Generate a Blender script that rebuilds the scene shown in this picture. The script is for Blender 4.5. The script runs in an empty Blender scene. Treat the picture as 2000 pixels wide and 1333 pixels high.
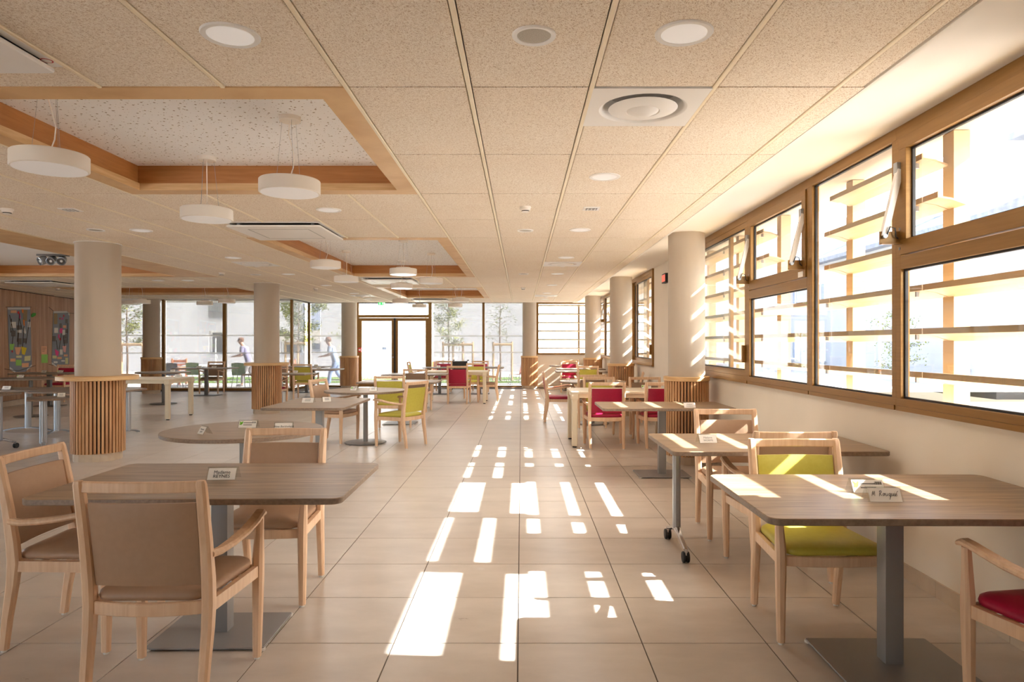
import bpy, bmesh, math, random
from mathutils import Vector, Matrix
PI = math.pi
S = bpy.context.scene
C = S.collection
random.seed(7)

# ------------------------------------------------------------------ camera
F, CX, CY, HF = 1350.0, 1018.0, 671.5, 1.447      # focal length and principal point in pixels of the 2000 px frame, eye height
cam_d = bpy.data.cameras.new('camera')
cam_d.sensor_width = 36.0
cam_d.lens = 36.0 * F / 2000.0
cam_d.shift_x = -(CX - 1000.0) / 2000.0
cam_d.shift_y = (CY - 666.5) / 2000.0
cam_d.clip_end = 300
cam = bpy.data.objects.new('camera', cam_d)
cam.location = (0, 0, HF)
cam.rotation_euler = (PI / 2, 0, 0)
C.objects.link(cam)
S.camera = cam

# ------------------------------------------------------------------ sky, sun, exposure
world = bpy.data.worlds.new('sky')
S.world = world
world.use_nodes = True
wn = world.node_tree
bg = wn.nodes['Background']
sky = wn.nodes.new('ShaderNodeTexSky')
sky.sky_type = 'NISHITA'
sky.sun_disc = False
sky.sun_elevation = math.radians(38)
sky.sun_rotation = math.radians(94)
sky.air_density = 1.0
sky.dust_density = 3.0
hs = wn.nodes.new('ShaderNodeHueSaturation')
hs.inputs['Saturation'].default_value = 0.8
wn.links.new(sky.outputs[0], hs.inputs['Color'])
wn.links.new(hs.outputs[0], bg.inputs['Color'])
bg.inputs['Strength'].default_value = 1.35
sun_d = bpy.data.lights.new('sun', 'SUN')
sun_d.energy = 36.0
sun_d.angle = math.radians(0.53)
sun_d.color = (1.0, 1.0, 1.0)
sun = bpy.data.objects.new('sun', sun_d)
C.objects.link(sun)
SUN = Vector((-1.30, 0.092, -1.0))
sun.rotation_euler = SUN.to_track_quat('-Z', 'Y').to_euler()
sun.location = (20, 0, 20)
vs = S.view_settings
vs.view_transform = 'Standard'
vs.look = 'None'
vs.exposure = 0.33
vs.gamma = 1.0
vs.use_curve_mapping = False
S.cycles.max_bounces = 14
S.cycles.diffuse_bounces = 8
S.cycles.glossy_bounces = 5
S.cycles.transparent_max_bounces = 24
S.cycles.sample_clamp_indirect = 8.0
S.cycles.caustics_reflective = False
S.cycles.caustics_refractive = False

# ------------------------------------------------------------------ materials
def srgb(r, g, b):
    f = lambda c: (c / 255 / 12.92) if c / 255 <= .04045 else ((c / 255 + .055) / 1.055) ** 2.4
    return (f(r), f(g), f(b), 1.0)

def new_mat(name):
    m = bpy.data.materials.new(name)
    m.use_nodes = True
    nt = m.node_tree
    return m, nt, nt.nodes['Principled BSDF']

def coord_node(nt, kind, scale):
    mp = nt.nodes.new('ShaderNodeMapping')
    mp.inputs['Scale'].default_value = scale
    if kind == 'world':
        g = nt.nodes.new('ShaderNodeNewGeometry')
        nt.links.new(g.outputs['Position'], mp.inputs['Vector'])
    else:
        t = nt.nodes.new('ShaderNodeTexCoord')
        nt.links.new(t.outputs['Object'], mp.inputs['Vector'])
    return mp

def mat(name, c1, rough=.5, c2=None, scale=(5, 5, 5), nscale=1.0, detail=3, distort=0.0, metal=0.0, spec=.5,
        bump=0.0, coords='object', lo=.35, hi=.65, coat=0.0):
    m, nt, b = new_mat(name)
    b.inputs['Roughness'].default_value = rough
    b.inputs['Metallic'].default_value = metal
    b.inputs['Specular IOR Level'].default_value = spec
    if coat:
        b.inputs['Coat Weight'].default_value = coat
        b.inputs['Coat Roughness'].default_value = .12
    if c2 is None:
        b.inputs['Base Color'].default_value = c1
        if bump == 0:
            return m
    mp = coord_node(nt, coords, scale)
    n = nt.nodes.new('ShaderNodeTexNoise')
    n.inputs['Scale'].default_value = nscale
    n.inputs['Detail'].default_value = detail
    n.inputs['Distortion'].default_value = distort
    nt.links.new(mp.outputs[0], n.inputs['Vector'])
    if c2 is not None:
        r = nt.nodes.new('ShaderNodeValToRGB')
        r.color_ramp.elements[0].position = lo
        r.color_ramp.elements[1].position = hi
        r.color_ramp.elements[0].color = c1
        r.color_ramp.elements[1].color = c2
        nt.links.new(n.outputs['Fac'], r.inputs['Fac'])
        nt.links.new(r.outputs['Color'], b.inputs['Base Color'])
    if bump:
        bp = nt.nodes.new('ShaderNodeBump')
        bp.inputs['Strength'].default_value = bump
        bp.inputs['Distance'].default_value = .004
        nt.links.new(n.outputs['Fac'], bp.inputs['Height'])
        nt.links.new(bp.outputs[0], b.inputs['Normal'])
    return m

M = {}
M['beech'] = mat('beech_wood', srgb(222, 184, 148), .42, srgb(234, 200, 166), (30, 30, 2.2), 1.6, 4, .6)
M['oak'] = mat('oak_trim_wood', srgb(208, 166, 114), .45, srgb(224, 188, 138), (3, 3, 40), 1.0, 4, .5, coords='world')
M['fascia'] = mat('shaded_oak_fascia', srgb(176, 116, 60), .5, srgb(190, 130, 72), (3, 3, 40), 1.0, 4, .5, coords='world')  # same oak as the trim, darkened to paint in the recess shade
M['slat'] = mat('slat_wood', srgb(182, 132, 88), .5, srgb(214, 168, 122), (14, 14, 1.2), 1.0, 4, .4, coords='world')
M['slat_dark'] = mat('slat_backing', srgb(28, 20, 16), .8)
M['wallwood'] = mat('wall_slat_wood', srgb(176, 134, 102), .55, srgb(205, 164, 130), (9, 9, .6), 1.0, 3, .3, coords='world')
M['rail'] = mat('ceiling_rail', srgb(246, 232, 204), .5)
M['laminate'] = mat('grey_oak_laminate', srgb(116, 94, 72), .34, srgb(172, 146, 116), (1.6, 26, 26), 1.3, 6, 1.4, spec=.5, lo=.3, hi=.7)
M['laminate_edge'] = mat('laminate_edge', srgb(128, 108, 92), .5, srgb(146, 126, 108), (60, 60, 60), 1, 3)
M['laminate_dark'] = mat('dark_laminate', srgb(104, 90, 80), .34, srgb(134, 118, 104), (1.6, 22, 22), 1.3, 5, 1.2)
M['cream'] = mat('cream_table_lacquer', srgb(226, 212, 186), .38)
M['greymetal'] = mat('grey_powder_metal', srgb(150, 148, 146), .42, metal=.25)
M['greydark'] = mat('dark_grey_metal', srgb(110, 106, 104), .4, metal=.3)
M['tanleather'] = mat('beige_brown_leatherette', srgb(172, 140, 112), .5, srgb(175, 143, 115), (40, 40, 40), 1, 3)
M['brownleather'] = mat('brown_leatherette', srgb(146, 118, 94), .5, srgb(149, 121, 97), (40, 40, 40), 1, 3)
M['lime'] = mat('lime_leatherette', srgb(192, 180, 70), .48, srgb(197, 186, 76), (40, 40, 40), 1, 3)
M['red'] = mat('raspberry_leatherette', srgb(166, 10, 56), .48, srgb(172, 14, 60), (40, 40, 40), 1, 3)
M['glide'] = mat('white_glide', srgb(235, 232, 226), .4)
M['black'] = mat('black_rubber', srgb(28, 27, 27), .55)
M['chrome'] = mat('polished_chrome', srgb(205, 205, 208), .14, metal=1.0)
M['alu'] = mat('silver_aluminium', srgb(170, 174, 180), .34, metal=.7)
M['wall'] = mat('cream_plaster', srgb(232, 222, 206), .8, srgb(236, 226, 210), (2, 2, 2), 1, 2, coords='world')
M['soffit'] = mat('white_soffit_paint', srgb(241, 237, 230), .8)
M['column'] = mat('beige_column_paint', srgb(188, 175, 158), .62)
M['white'] = mat('white_enamel', srgb(240, 238, 234), .42)
M['offwhite'] = mat('lamp_white', srgb(240, 234, 224), .5)
M['bronze'] = mat('bronze_anodised_frame', srgb(140, 102, 50), .36, srgb(148, 109, 56), (3, 3, 60), 1, 2, metal=.35, coords='world')
M['gasket'] = mat('black_gasket', srgb(32, 29, 28), .5)
M['tanmetal'] = mat('tan_louver_coating', srgb(176, 150, 114), .5)
M['skirt'] = mat('skirting_tile', srgb(196, 176, 152), .45, srgb(206, 188, 164), (6, 6, 6), 1, 4, coords='world')
M['grout'] = mat('grey_brown_grout', srgb(104, 90, 76), .8)
M['paper'] = mat('white_paper', srgb(243, 238, 230), .7)
M['ink'] = mat('black_ink', srgb(24, 22, 24), .6)
M['greyink'] = mat('grey_print', srgb(132, 126, 122), .7)
M['logo'] = mat('green_print', srgb(112, 190, 30), .6)
M['plastic_green'] = mat('olive_green_plastic', srgb(140, 165, 66), .45)
M['plastic_grey'] = mat('taupe_plastic', srgb(128, 118, 108), .45)
M['plastic_orange'] = mat('orange_brown_plastic', srgb(214, 140, 100), .5)
M['facade'] = mat('pale_grey_render', srgb(206, 202, 200), .85, srgb(214, 210, 208), (.6, .6, .6), 1, 4, coords='world')
M['facade_blue'] = mat('blue_grey_panel', srgb(176, 184, 204), .8)
M['facade_beige'] = mat('beige_panel', srgb(212, 200, 186), .8)
M['facade_white'] = mat('white_render', srgb(172, 172, 175), .85)
M['roof'] = mat('slate_roof', srgb(110, 116, 128), .7, srgb(134, 138, 148), (4, 4, 4), 1, 3, coords='world')
M['darkglass'] = mat('dark_window_glass', srgb(120, 130, 146), .15)
M['paving'] = mat('pale_paving', srgb(206, 200, 192), .85, srgb(214, 208, 200), (1, 1, 1), 1, 4, coords='world')
M['grass'] = mat('lawn_green', srgb(96, 128, 50), .9, srgb(140, 164, 84), (8, 8, 8), 1, 4, coords='world')
M['leaf'] = mat('leaf_green', srgb(92, 104, 26), .6, srgb(150, 152, 58), (3, 3, 3), 1, 2, coords='world')
M['bark'] = mat('bark_brown', srgb(120, 96, 74), .9)
M['stake'] = mat('pale_round_timber', srgb(196, 160, 118), .7)
M['skin'] = mat('skin_tone', srgb(206, 160, 134), .55)
M['hair'] = mat('brown_hair', srgb(120, 84, 62), .7)
M['mauve'] = mat('mauve_cloth', srgb(150, 146, 176), .8)
M['lightblue'] = mat('light_blue_cloth', srgb(170, 186, 210), .8)
M['denim'] = mat('pale_denim', srgb(136, 158, 196), .8)
M['greycloth'] = mat('grey_cloth', srgb(160, 152, 150), .8)
M['redplastic'] = mat('red_plastic', srgb(200, 40, 44), .4)
M['poster'] = mat('blue_grey_poster_paper', srgb(132, 138, 146), .75)
M['posterwhite'] = mat('poster_back_white', srgb(206, 204, 200), .75)
M['branch'] = mat('thin_branch', srgb(66, 52, 44), .8)
for n, c in dict(peach=(228, 170, 130), green=(146, 200, 96), yellow=(222, 196, 30), pink=(222, 60, 130), rose=(230, 170, 168),
                 orange=(236, 124, 30), red=(200, 34, 40), photo=(96, 88, 84), cream=(212, 206, 150), leafgreen=(60, 150, 40),
                 mosaic=(150, 124, 86), white=(222, 218, 212)).items():
    M['p_' + n] = mat('paper_' + n, srgb(*c), .75)

def wood_wool():
    m, nt, b = new_mat('wood_wool_panel')
    b.inputs['Roughness'].default_value = .9
    b.inputs['Specular IOR Level'].default_value = .15
    outs = []
    for k, (rot, sc) in enumerate(((.45, (60, 330, 60)), (-.75, (64, 300, 60)), (1.5, (60, 320, 60)), (2.2, (64, 310, 60)))):
        pre = coord_node(nt, 'world', (1, 1, 1))
        pre.inputs['Rotation'].default_value = (0, 0, rot)
        mp = nt.nodes.new('ShaderNodeMapping')
        mp.inputs['Scale'].default_value = sc
        nt.links.new(pre.outputs[0], mp.inputs['Vector'])
        mp.inputs['Location'].default_value = (k * 3.1, k * 1.7, 0)
        n = nt.nodes.new('ShaderNodeTexNoise')
        n.inputs['Scale'].default_value = 1.0
        n.inputs['Detail'].default_value = 1.5
        n.inputs['Distortion'].default_value = .9
        nt.links.new(mp.outputs[0], n.inputs['Vector'])
        outs.append(n.outputs['Fac'])
    mx = nt.nodes.new('ShaderNodeMath'); mx.operation = 'MAXIMUM'
    nt.links.new(outs[0], mx.inputs[0]); nt.links.new(outs[1], mx.inputs[1])
    mx3 = nt.nodes.new('ShaderNodeMath'); mx3.operation = 'MAXIMUM'
    nt.links.new(outs[2], mx3.inputs[0]); nt.links.new(outs[3], mx3.inputs[1])
    mx2 = nt.nodes.new('ShaderNodeMath'); mx2.operation = 'MAXIMUM'
    nt.links.new(mx.outputs[0], mx2.inputs[0]); nt.links.new(mx3.outputs[0], mx2.inputs[1])
    r = nt.nodes.new('ShaderNodeValToRGB')
    cr = r.color_ramp
    cr.elements[0].position = .47; cr.elements[0].color = srgb(182, 154, 120)
    cr.elements[1].position = .72; cr.elements[1].color = srgb(255, 251, 242)
    e = cr.elements.new(.58); e.color = srgb(249, 241, 226)
    nt.links.new(mx2.outputs[0], r.inputs['Fac'])
    # slight tint patches
    mp = coord_node(nt, 'world', (1.3, 1.3, 1.3))
    n = nt.nodes.new('ShaderNodeTexNoise'); n.inputs['Scale'].default_value = 1.2
    nt.links.new(mp.outputs[0], n.inputs['Vector'])
    mixc = nt.nodes.new('ShaderNodeMixRGB'); mixc.blend_type = 'MULTIPLY'; mixc.inputs['Fac'].default_value = .35
    r2 = nt.nodes.new('ShaderNodeValToRGB')
    r2.color_ramp.elements[0].color = srgb(236, 214, 190); r2.color_ramp.elements[1].color = srgb(255, 250, 244)
    nt.links.new(n.outputs['Fac'], r2.inputs['Fac'])
    nt.links.new(r.outputs[0], mixc.inputs[1]); nt.links.new(r2.outputs[0], mixc.inputs[2])
    nt.links.new(mixc.outputs[0], b.inputs['Base Color'])
    bp = nt.nodes.new('ShaderNodeBump'); bp.inputs['Strength'].default_value = .5; bp.inputs['Distance'].default_value = .004
    nt.links.new(mx2.outputs[0], bp.inputs['Height']); nt.links.new(bp.outputs[0], b.inputs['Normal'])
    return m
M['woodwool'] = wood_wool()

def floor_tile():
    m, nt, b = new_mat('beige_floor_tile')
    mp = coord_node(nt, 'world', (1.0, 2.2, 1))
    n = nt.nodes.new('ShaderNodeTexNoise'); n.inputs['Scale'].default_value = 2.2; n.inputs['Detail'].default_value = 7
    n.inputs['Roughness'].default_value = .62
    nt.links.new(mp.outputs[0], n.inputs['Vector'])
    r = nt.nodes.new('ShaderNodeValToRGB')
    r.color_ramp.elements[0].position = .3; r.color_ramp.elements[0].color = srgb(194, 182, 169)
    r.color_ramp.elements[1].position = .72; r.color_ramp.elements[1].color = srgb(212, 201, 189)
    nt.links.new(n.outputs['Fac'], r.inputs['Fac'])
    nt.links.new(r.outputs[0], b.inputs['Base Color'])
    rr = nt.nodes.new('ShaderNodeMapRange')
    rr.inputs['To Min'].default_value = .24; rr.inputs['To Max'].default_value = .36
    nt.links.new(n.outputs['Fac'], rr.inputs['Value'])
    nt.links.new(rr.outputs[0], b.inputs['Roughness'])
    b.inputs['Specular IOR Level'].default_value = .5
    return m
M['tile'] = floor_tile()

def perforated():
    m, nt, b = new_mat('perforated_white_plasterboard')
    b.inputs['Roughness'].default_value = .8
    prev = None
    for sc, th, loc in ((10.5, .072, 0), (12.5, .056, 5), (17, .042, 9)):
        mp = coord_node(nt, 'world', (1, 1, 0))
        mp.inputs['Location'].default_value = (loc, loc, 0)
        v = nt.nodes.new('ShaderNodeTexVoronoi'); v.voronoi_dimensions = '2D'; v.inputs['Scale'].default_value = sc
        nt.links.new(mp.outputs[0], v.inputs['Vector'])
        lt = nt.nodes.new('ShaderNodeMath'); lt.operation = 'LESS_THAN'; lt.inputs[1].default_value = th
        nt.links.new(v.outputs['Distance'], lt.inputs[0])
        if prev is not None:
            mx = nt.nodes.new('ShaderNodeMath'); mx.operation = 'MAXIMUM'
            nt.links.new(prev, mx.inputs[0]); nt.links.new(lt.outputs[0], mx.inputs[1]); prev = mx.outputs[0]
        else:
            prev = lt.outputs[0]
    mix = nt.nodes.new('ShaderNodeMixRGB')
    mix.inputs[1].default_value = srgb(250, 252, 254); mix.inputs[2].default_value = srgb(146, 132, 116)
    nt.links.new(prev, mix.inputs['Fac'])
    nt.links.new(mix.outputs[0], b.inputs['Base Color'])
    return m
M['perforated'] = perforated()

def glass(name, tint=(1, 1, 1, 1), ior=1.45):
    m, nt, b = new_mat(name)
    nt.nodes.remove(b)
    out = nt.nodes['Material Output']
    t = nt.nodes.new('ShaderNodeBsdfTransparent'); t.inputs[0].default_value = tint
    g = nt.nodes.new('ShaderNodeBsdfGlossy'); g.inputs['Roughness'].default_value = .0
    lw = nt.nodes.new('ShaderNodeLayerWeight'); lw.inputs['Blend'].default_value = .5
    pw = nt.nodes.new('ShaderNodeMath'); pw.operation = 'POWER'; pw.inputs[1].default_value = 5.0
    fr = nt.nodes.new('ShaderNodeMath'); fr.operation = 'MULTIPLY_ADD'; fr.inputs[1].default_value = .9; fr.inputs[2].default_value = ((ior - 1) / (ior + 1)) ** 2
    nt.links.new(lw.outputs['Facing'], pw.inputs[0]); nt.links.new(pw.outputs[0], fr.inputs[0])
    mx = nt.nodes.new('ShaderNodeMixShader')
    nt.links.new(fr.outputs[0], mx.inputs[0]); nt.links.new(t.outputs[0], mx.inputs[1]); nt.links.new(g.outputs[0], mx.inputs[2])
    nt.links.new(mx.outputs[0], out.inputs['Surface'])
    return m
M['glass'] = glass('clear_window_glass', (.97, .98, .97, 1))
M['acrylic'] = glass('clear_acrylic', (.93, .94, .93, 1), 1.49)

def veil(name, col, trans, tcol=(1, 1, 1, 1)):
    m, nt, b = new_mat(name)
    nt.nodes.remove(b)
    out = nt.nodes['Material Output']
    t = nt.nodes.new('ShaderNodeBsdfTransparent'); t.inputs[0].default_value = tcol
    d = nt.nodes.new('ShaderNodeBsdfDiffuse'); d.inputs[0].default_value = col
    l = nt.nodes.new('ShaderNodeBsdfTranslucent'); l.inputs[0].default_value = col
    m1 = nt.nodes.new('ShaderNodeMixShader'); m1.inputs[0].default_value = .5
    nt.links.new(d.outputs[0], m1.inputs[1]); nt.links.new(l.outputs[0], m1.inputs[2])
    m2 = nt.nodes.new('ShaderNodeMixShader'); m2.inputs[0].default_value = trans
    nt.links.new(m1.outputs[0], m2.inputs[1]); nt.links.new(t.outputs[0], m2.inputs[2])
    nt.links.new(m2.outputs[0], out.inputs['Surface'])
    return m
M['screen'] = veil('sheer_screen_fabric', srgb(112, 110, 112), .40)
M['band'] = veil('frosted_safety_band', srgb(238, 234, 226), .62)

def emit(name, col, s, base=(.9, .9, .9, 1)):
    m, nt, b = new_mat(name)
    b.inputs['Base Color'].default_value = base
    b.inputs['Emission Color'].default_value = col
    b.inputs['Emission Strength'].default_value = s
    return m
M['led'] = emit('led_diffuser', (1, .96, .92, 1), .16)
M['pendant_led'] = emit('pendant_diffuser', (1, .97, .93, 1), .10)
M['exit_green'] = emit('exit_sign_green', (.02, .6, .12, 1), .9, (.02, .5, .1, 1))
M['exit_white'] = emit('exit_sign_white', (.9, 1, .92, 1), .9)
M['red_led'] = emit('red_led_screen', (1, .18, .12, 1), .6, (.5, .05, .04, 1))

# ------------------------------------------------------------------ mesh helpers
class MB:
    def __init__(s): s.bm = bmesh.new()
    def face(s, vs):
        try: return s.bm.faces.new(vs)
        except ValueError: return None
    def box(s, x0, x1, y0, y1, z0, z1, bev=0):
        v = [s.bm.verts.new(p) for p in ((x0, y0, z0), (x1, y0, z0), (x1, y1, z0), (x0, y1, z0), (x0, y0, z1), (x1, y0, z1), (x1, y1, z1), (x0, y1, z1))]
        fs = [s.face([v[i] for i in q]) for q in ((3, 2, 1, 0), (4, 5, 6, 7), (0, 1, 5, 4), (1, 2, 6, 5), (2, 3, 7, 6), (3, 0, 4, 7))]
        if bev:
            es = list({e for f in fs for e in f.edges})
            bmesh.ops.bevel(s.bm, geom=es, offset=bev, segments=2, affect='EDGES', profile=.7)
        return s
    def loft(s, rings, caps=True):
        R = [[s.bm.verts.new(p) for p in r] for r in rings]
        n = len(R[0])
        for a, b in zip(R, R[1:]):
            for i in range(n):
                s.face((a[i], a[(i + 1) % n], b[(i + 1) % n], b[i]))
        if caps:
            s.face(list(reversed(R[0]))); s.face(R[-1])
        return s
    def lathe(s, prof, n=24, c=(0, 0), a0=0.0):
        return s.loft([[(c[0] + r * math.cos(a0 + 2 * PI * i / n), c[1] + r * math.sin(a0 + 2 * PI * i / n), z) for i in range(n)] for r, z in prof])
    def tube(s, pts, r, n=8):
        pts = [Vector(p) for p in pts]
        rr = r if isinstance(r, (list, tuple)) else [r] * len(pts)
        rings = []
        ref = Vector((0.13, 0.21, 0.97))
        for k, p in enumerate(pts):
            d = (pts[min(k + 1, len(pts) - 1)] - pts[max(k - 1, 0)]).normalized()
            if abs(d.dot(ref)) > .95: ref = Vector((.97, .2, .1))
            u = d.cross(ref).normalized(); w = d.cross(u).normalized()
            rings.append([p + (u * math.cos(2 * PI * i / n) + w * math.sin(2 * PI * i / n)) * rr[k] for i in range(n)])
        return s.loft(rings)
    def bar(s, p0, p1, w, h, up=(0, 0, 1)):
        p0, p1 = Vector(p0), Vector(p1)
        d = (p1 - p0).normalized(); u = d.cross(Vector(up)).normalized(); v = u.cross(d).normalized()
        rings = [[p + u * (a * w / 2) + v * (b * h / 2) for a, b in ((-1, -1), (1, -1), (1, 1), (-1, 1))] for p in (p0, p1)]
        return s.loft(rings)
    def sweep(s, pts, sizes, axis='z', ch=.22):
        # chamfered rectangular section; axis z: section in XY, y: section in XZ, x: section in YZ
        rings = []
        for (x, y, z), (a, b) in zip(pts, sizes):
            c = min(a, b) * ch; a2, b2 = a / 2, b / 2
            sec = ((-a2 + c, -b2), (a2 - c, -b2), (a2, -b2 + c), (a2, b2 - c), (a2 - c, b2), (-a2 + c, b2), (-a2, b2 - c), (-a2, -b2 + c))
            if axis == 'z': rings.append([(x + p, y + q, z) for p, q in sec])
            elif axis == 'y': rings.append([(x + p, y, z + q) for p, q in sec])
            else: rings.append([(x, y + p, z + q) for p, q in sec])
        return s.loft(rings)
    def sphere(s, c, r, nu=12, nv=8, sc=(1, 1, 1)):
        prof = []
        rings = []
        for j in range(nv + 1):
            t = -PI / 2 + PI * j / nv
            rr = max(math.cos(t), .02)
            rings.append([(c[0] + sc[0] * r * rr * math.cos(2 * PI * i / nu), c[1] + sc[1] * r * rr * math.sin(2 * PI * i / nu), c[2] + sc[2] * r * math.sin(t)) for i in range(nu)])
        return s.loft(rings)
    def mesh(s, name, m, smooth=35):
        bmesh.ops.recalc_face_normals(s.bm, faces=s.bm.faces)
        me = bpy.data.meshes.new(name)
        s.bm.to_mesh(me); s.bm.free()
        for mm in (m if isinstance(m, (list, tuple)) else [m]): me.materials.append(mm)
        if smooth:
            me.polygons.foreach_set('use_smooth', [True] * len(me.polygons))
            me.set_sharp_from_angle(angle=math.radians(smooth))
        return me

def rrect(w, d, r, n=5, cx=0, cy=0):
    pts = []
    for sx, sy, a0 in ((1, 1, 0), (-1, 1, PI / 2), (-1, -1, PI), (1, -1, 1.5 * PI)):
        for i in range(n + 1):
            a = a0 + PI / 2 * i / n
            pts.append((cx + sx * (w / 2 - r) + r * math.cos(a), cy + sy * (d / 2 - r) + r * math.sin(a)))
    return pts

def rplate(mb, w, d, r, z0, z1, bev=.003, n=6, cx=0, cy=0):
    return mb.loft([[(x, y, z) for x, y in rrect(w - 2 * i, d - 2 * i, max(r - i, .001), n, cx, cy)] for i, z in ((bev, z0), (0, z0 + bev), (0, z1 - bev), (bev, z1))])

def link(name, me, parent=None, loc=(0, 0, 0), rz=0, rot=None):
    o = bpy.data.objects.new(name, me); C.objects.link(o)
    o.location = loc
    o.rotation_euler = rot if rot else (0, 0, rz)
    if parent: o.parent = parent
    return o

def obj(name, mb, m, parent=None, smooth=35, **k):
    return link(name, mb.mesh(name, m, smooth), parent, **k)

def box(name, b, m, parent=None, bev=0, **k):
    return obj(name, MB().box(*b, bev=bev), m, parent, smooth=(30 if bev else 0), **k)

def tag(o, label, cat, group=None):
    o['label'] = label; o['category'] = cat
    if group: o['group'] = group
    return o

def thing(name, label, cat, loc=(0, 0, 0), rz=0, group=None):
    o = bpy.data.objects.new(name, None); C.objects.link(o)
    o.empty_display_size = .1
    o.location = loc; o.rotation_euler = (0, 0, rz)
    return tag(o, label, cat, group)

def struct(o, label=None):
    o['kind'] = 'structure'
    if label: o['label'] = label
    return o

def sempty(name, label=None, loc=(0, 0, 0)):
    o = bpy.data.objects.new(name, None); C.objects.link(o); o.location = loc
    return struct(o, label)

def dup(root, label, loc, rz=0, group=None):
    r = root.copy(); C.objects.link(r)
    r.location = loc; r.rotation_euler = (0, 0, rz); r['label'] = label
    if group: r['group'] = group
    for ch in list(root.children):
        c = ch.copy(); C.objects.link(c); c.parent = r
        for g in list(ch.children):
            d = g.copy(); C.objects.link(d); d.parent = c
    return r

def text_mesh(txt, size, m, shear=0.0, bold=0.0):
    cu = bpy.data.curves.new('lettering', 'FONT')
    cu.body = txt; cu.size = size; cu.shear = shear; cu.offset = 0
    cu.align_x = 'CENTER'; cu.align_y = 'CENTER'; cu.extrude = .0002; cu.resolution_u = 3
    t = bpy.data.objects.new('lettering', cu); C.objects.link(t)
    bpy.context.view_layer.update()
    me = bpy.data.meshes.new_from_object(t.evaluated_get(bpy.context.evaluated_depsgraph_get()))
    bpy.data.objects.remove(t); bpy.data.curves.remove(cu)
    me.materials.clear(); me.materials.append(m)
    return me

# ------------------------------------------------------------------ room dimensions
WX = 2.37            # inner face of the window wall
CEIL = 2.698
SOFF = 2.79
SILL = 1.033
YB = 22.8            # glazed end wall, right half
YL = 21.3            # glazed end wall, left half
XS = -7.05           # where the end wall steps
ROOF = 3.25
YN = -3.0

# ------------------------------------------------------------------ floor
floor = struct(box('floor', (-13.6, WX, YN, YB, -.12, -.004), M['grout']), 'beige tiled floor of the dining room')
tiles = []
i0 = math.floor((-13.4 + .0157) / .6); i1 = math.ceil((WX + .0157) / .6)
for i in range(i0, i1 + 1):
    for j in range(-1, 34):
        x0, y0 = -.0157 + .6 * i, 3.336 + .6 * (j - 3)
        x1, y1 = min(x0 + .6, WX), min(y0 + .6, YB)
        if x1 - x0 < .02 or y1 - y0 < .02: continue
        if y0 + .6 > YL and x0 < XS: continue
        yc = max((y0 + y1) / 2, .4); xc = (x0 + x1) / 2
        px = CX + F * xc / yc
        vis = -100 < px < 2100 and y1 > 2.9
        tiles.append((0 if vis else 1, yc, x0, x1, y0, y1))
tiles.sort()
full = MB().box(.003, .597, .003, .597, -.012, 0, bev=.0015).mesh('tile', M['tile'], 0)
rest = MB(); cnt = 0
for inv, yc, x0, x1, y0, y1 in tiles:
    if not inv and cnt < 290:
        cnt += 1
        if x1 - x0 > .599 and y1 - y0 > .599:
            link('tile', full, floor, (x0, y0, 0))
        else:
            obj('tile', MB().box(.003, x1 - x0 - .001, .003, y1 - y0 - .003, -.012, 0), M['tile'], floor, 0, loc=(x0, y0, 0))
    else:
        rest.box(x0 + .003, x1 - .003, y0 + .003, y1 - .003, -.012, 0)
o = obj('far_tiles', rest, M['tile'], floor, 0); o['kind'] = 'stuff'

# ------------------------------------------------------------------ ceiling
ceiling = struct(box('ceiling', (-14.2, 2.9, YN - .2, YB + .4, ROOF, ROOF + .15), M['soffit']), 'suspended wood-wool panel ceiling with pale rails')
GX, GY = -.255, 3.37
gx = lambda i: GX + .6 * i
gy = lambda j: GY + 1.2 * j
COFF = [(gx(-5), gx(-1), gy(0), gy(2)), (gx(-5), gx(-1), gy(4), gy(8)), (gx(-5), gx(-1), gy(10), gy(13)),
        (gx(-16), gx(-9), gy(2), gy(8)), (gx(-17), gx(-10), gy(10), gy(12))]
CASS = [(gx(-5), gx(-3), gy(-1), gy(0)), (gx(-5), gx(-3), gy(3), gy(4)), (gx(-5), gx(-3), gy(8), gy(9)), (gx(-5), gx(-3), gy(13), gy(14)),
        (gx(-17), gx(-15), gy(8.5), gy(9.5))]
CY_ = [2.61, 7.60, 13.60, 19.63, gy(9)]
DIFF = [(gx(1), gy(0)), (gx(1), gy(6)), (gx(1), gy(12)), (gx(-7), gy(6)), (gx(-7), gy(12))]
def inside(x, y, R): return any(a < x < b and c < y < d for a, b, c, d in R)
XE, YE, YEL, XJ = 1.68, 20.95, 19.25, -6.36
def ylim(x): return YEL if x < XJ else YE
panels = []
for i in range(-22, 4):
    for j in range(-4, 16):
        x0, y0 = gx(i), gy(j)
        x1 = min(x0 + .6, XE); y1 = min(y0 + 1.2, ylim(x0 + .3))
        if x1 - x0 < .05 or y1 - y0 < .05: continue
        spans = [(y0, y1)]
        for dx, dy in DIFF:
            if abs(dx - x0) < .01 and abs(dy - y0) < .01: spans = [(y0 + .6, y1)]
        if i == -17 or i == -16:
            for a, b, c, d in CASS[4:]:
                if c < y1 and d > y0 and a <= x0 + .01 < b:
                    spans = [s for s in ((y0, min(y1, c)), (max(y0, d), y1)) if s[1] - s[0] > .05]
        for a, b in spans:
            xc, yc = (x0 + x1) / 2, (a + b) / 2
            if inside(xc, yc, COFF) or inside(xc, yc, CASS): continue
            yy = max(yc, .4); px = CX + F * xc / yy
            vis = b > 2.5 and -120 < px < 1750
            panels.append((0 if vis else 1, yy, x0, x1, a, b))
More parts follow.
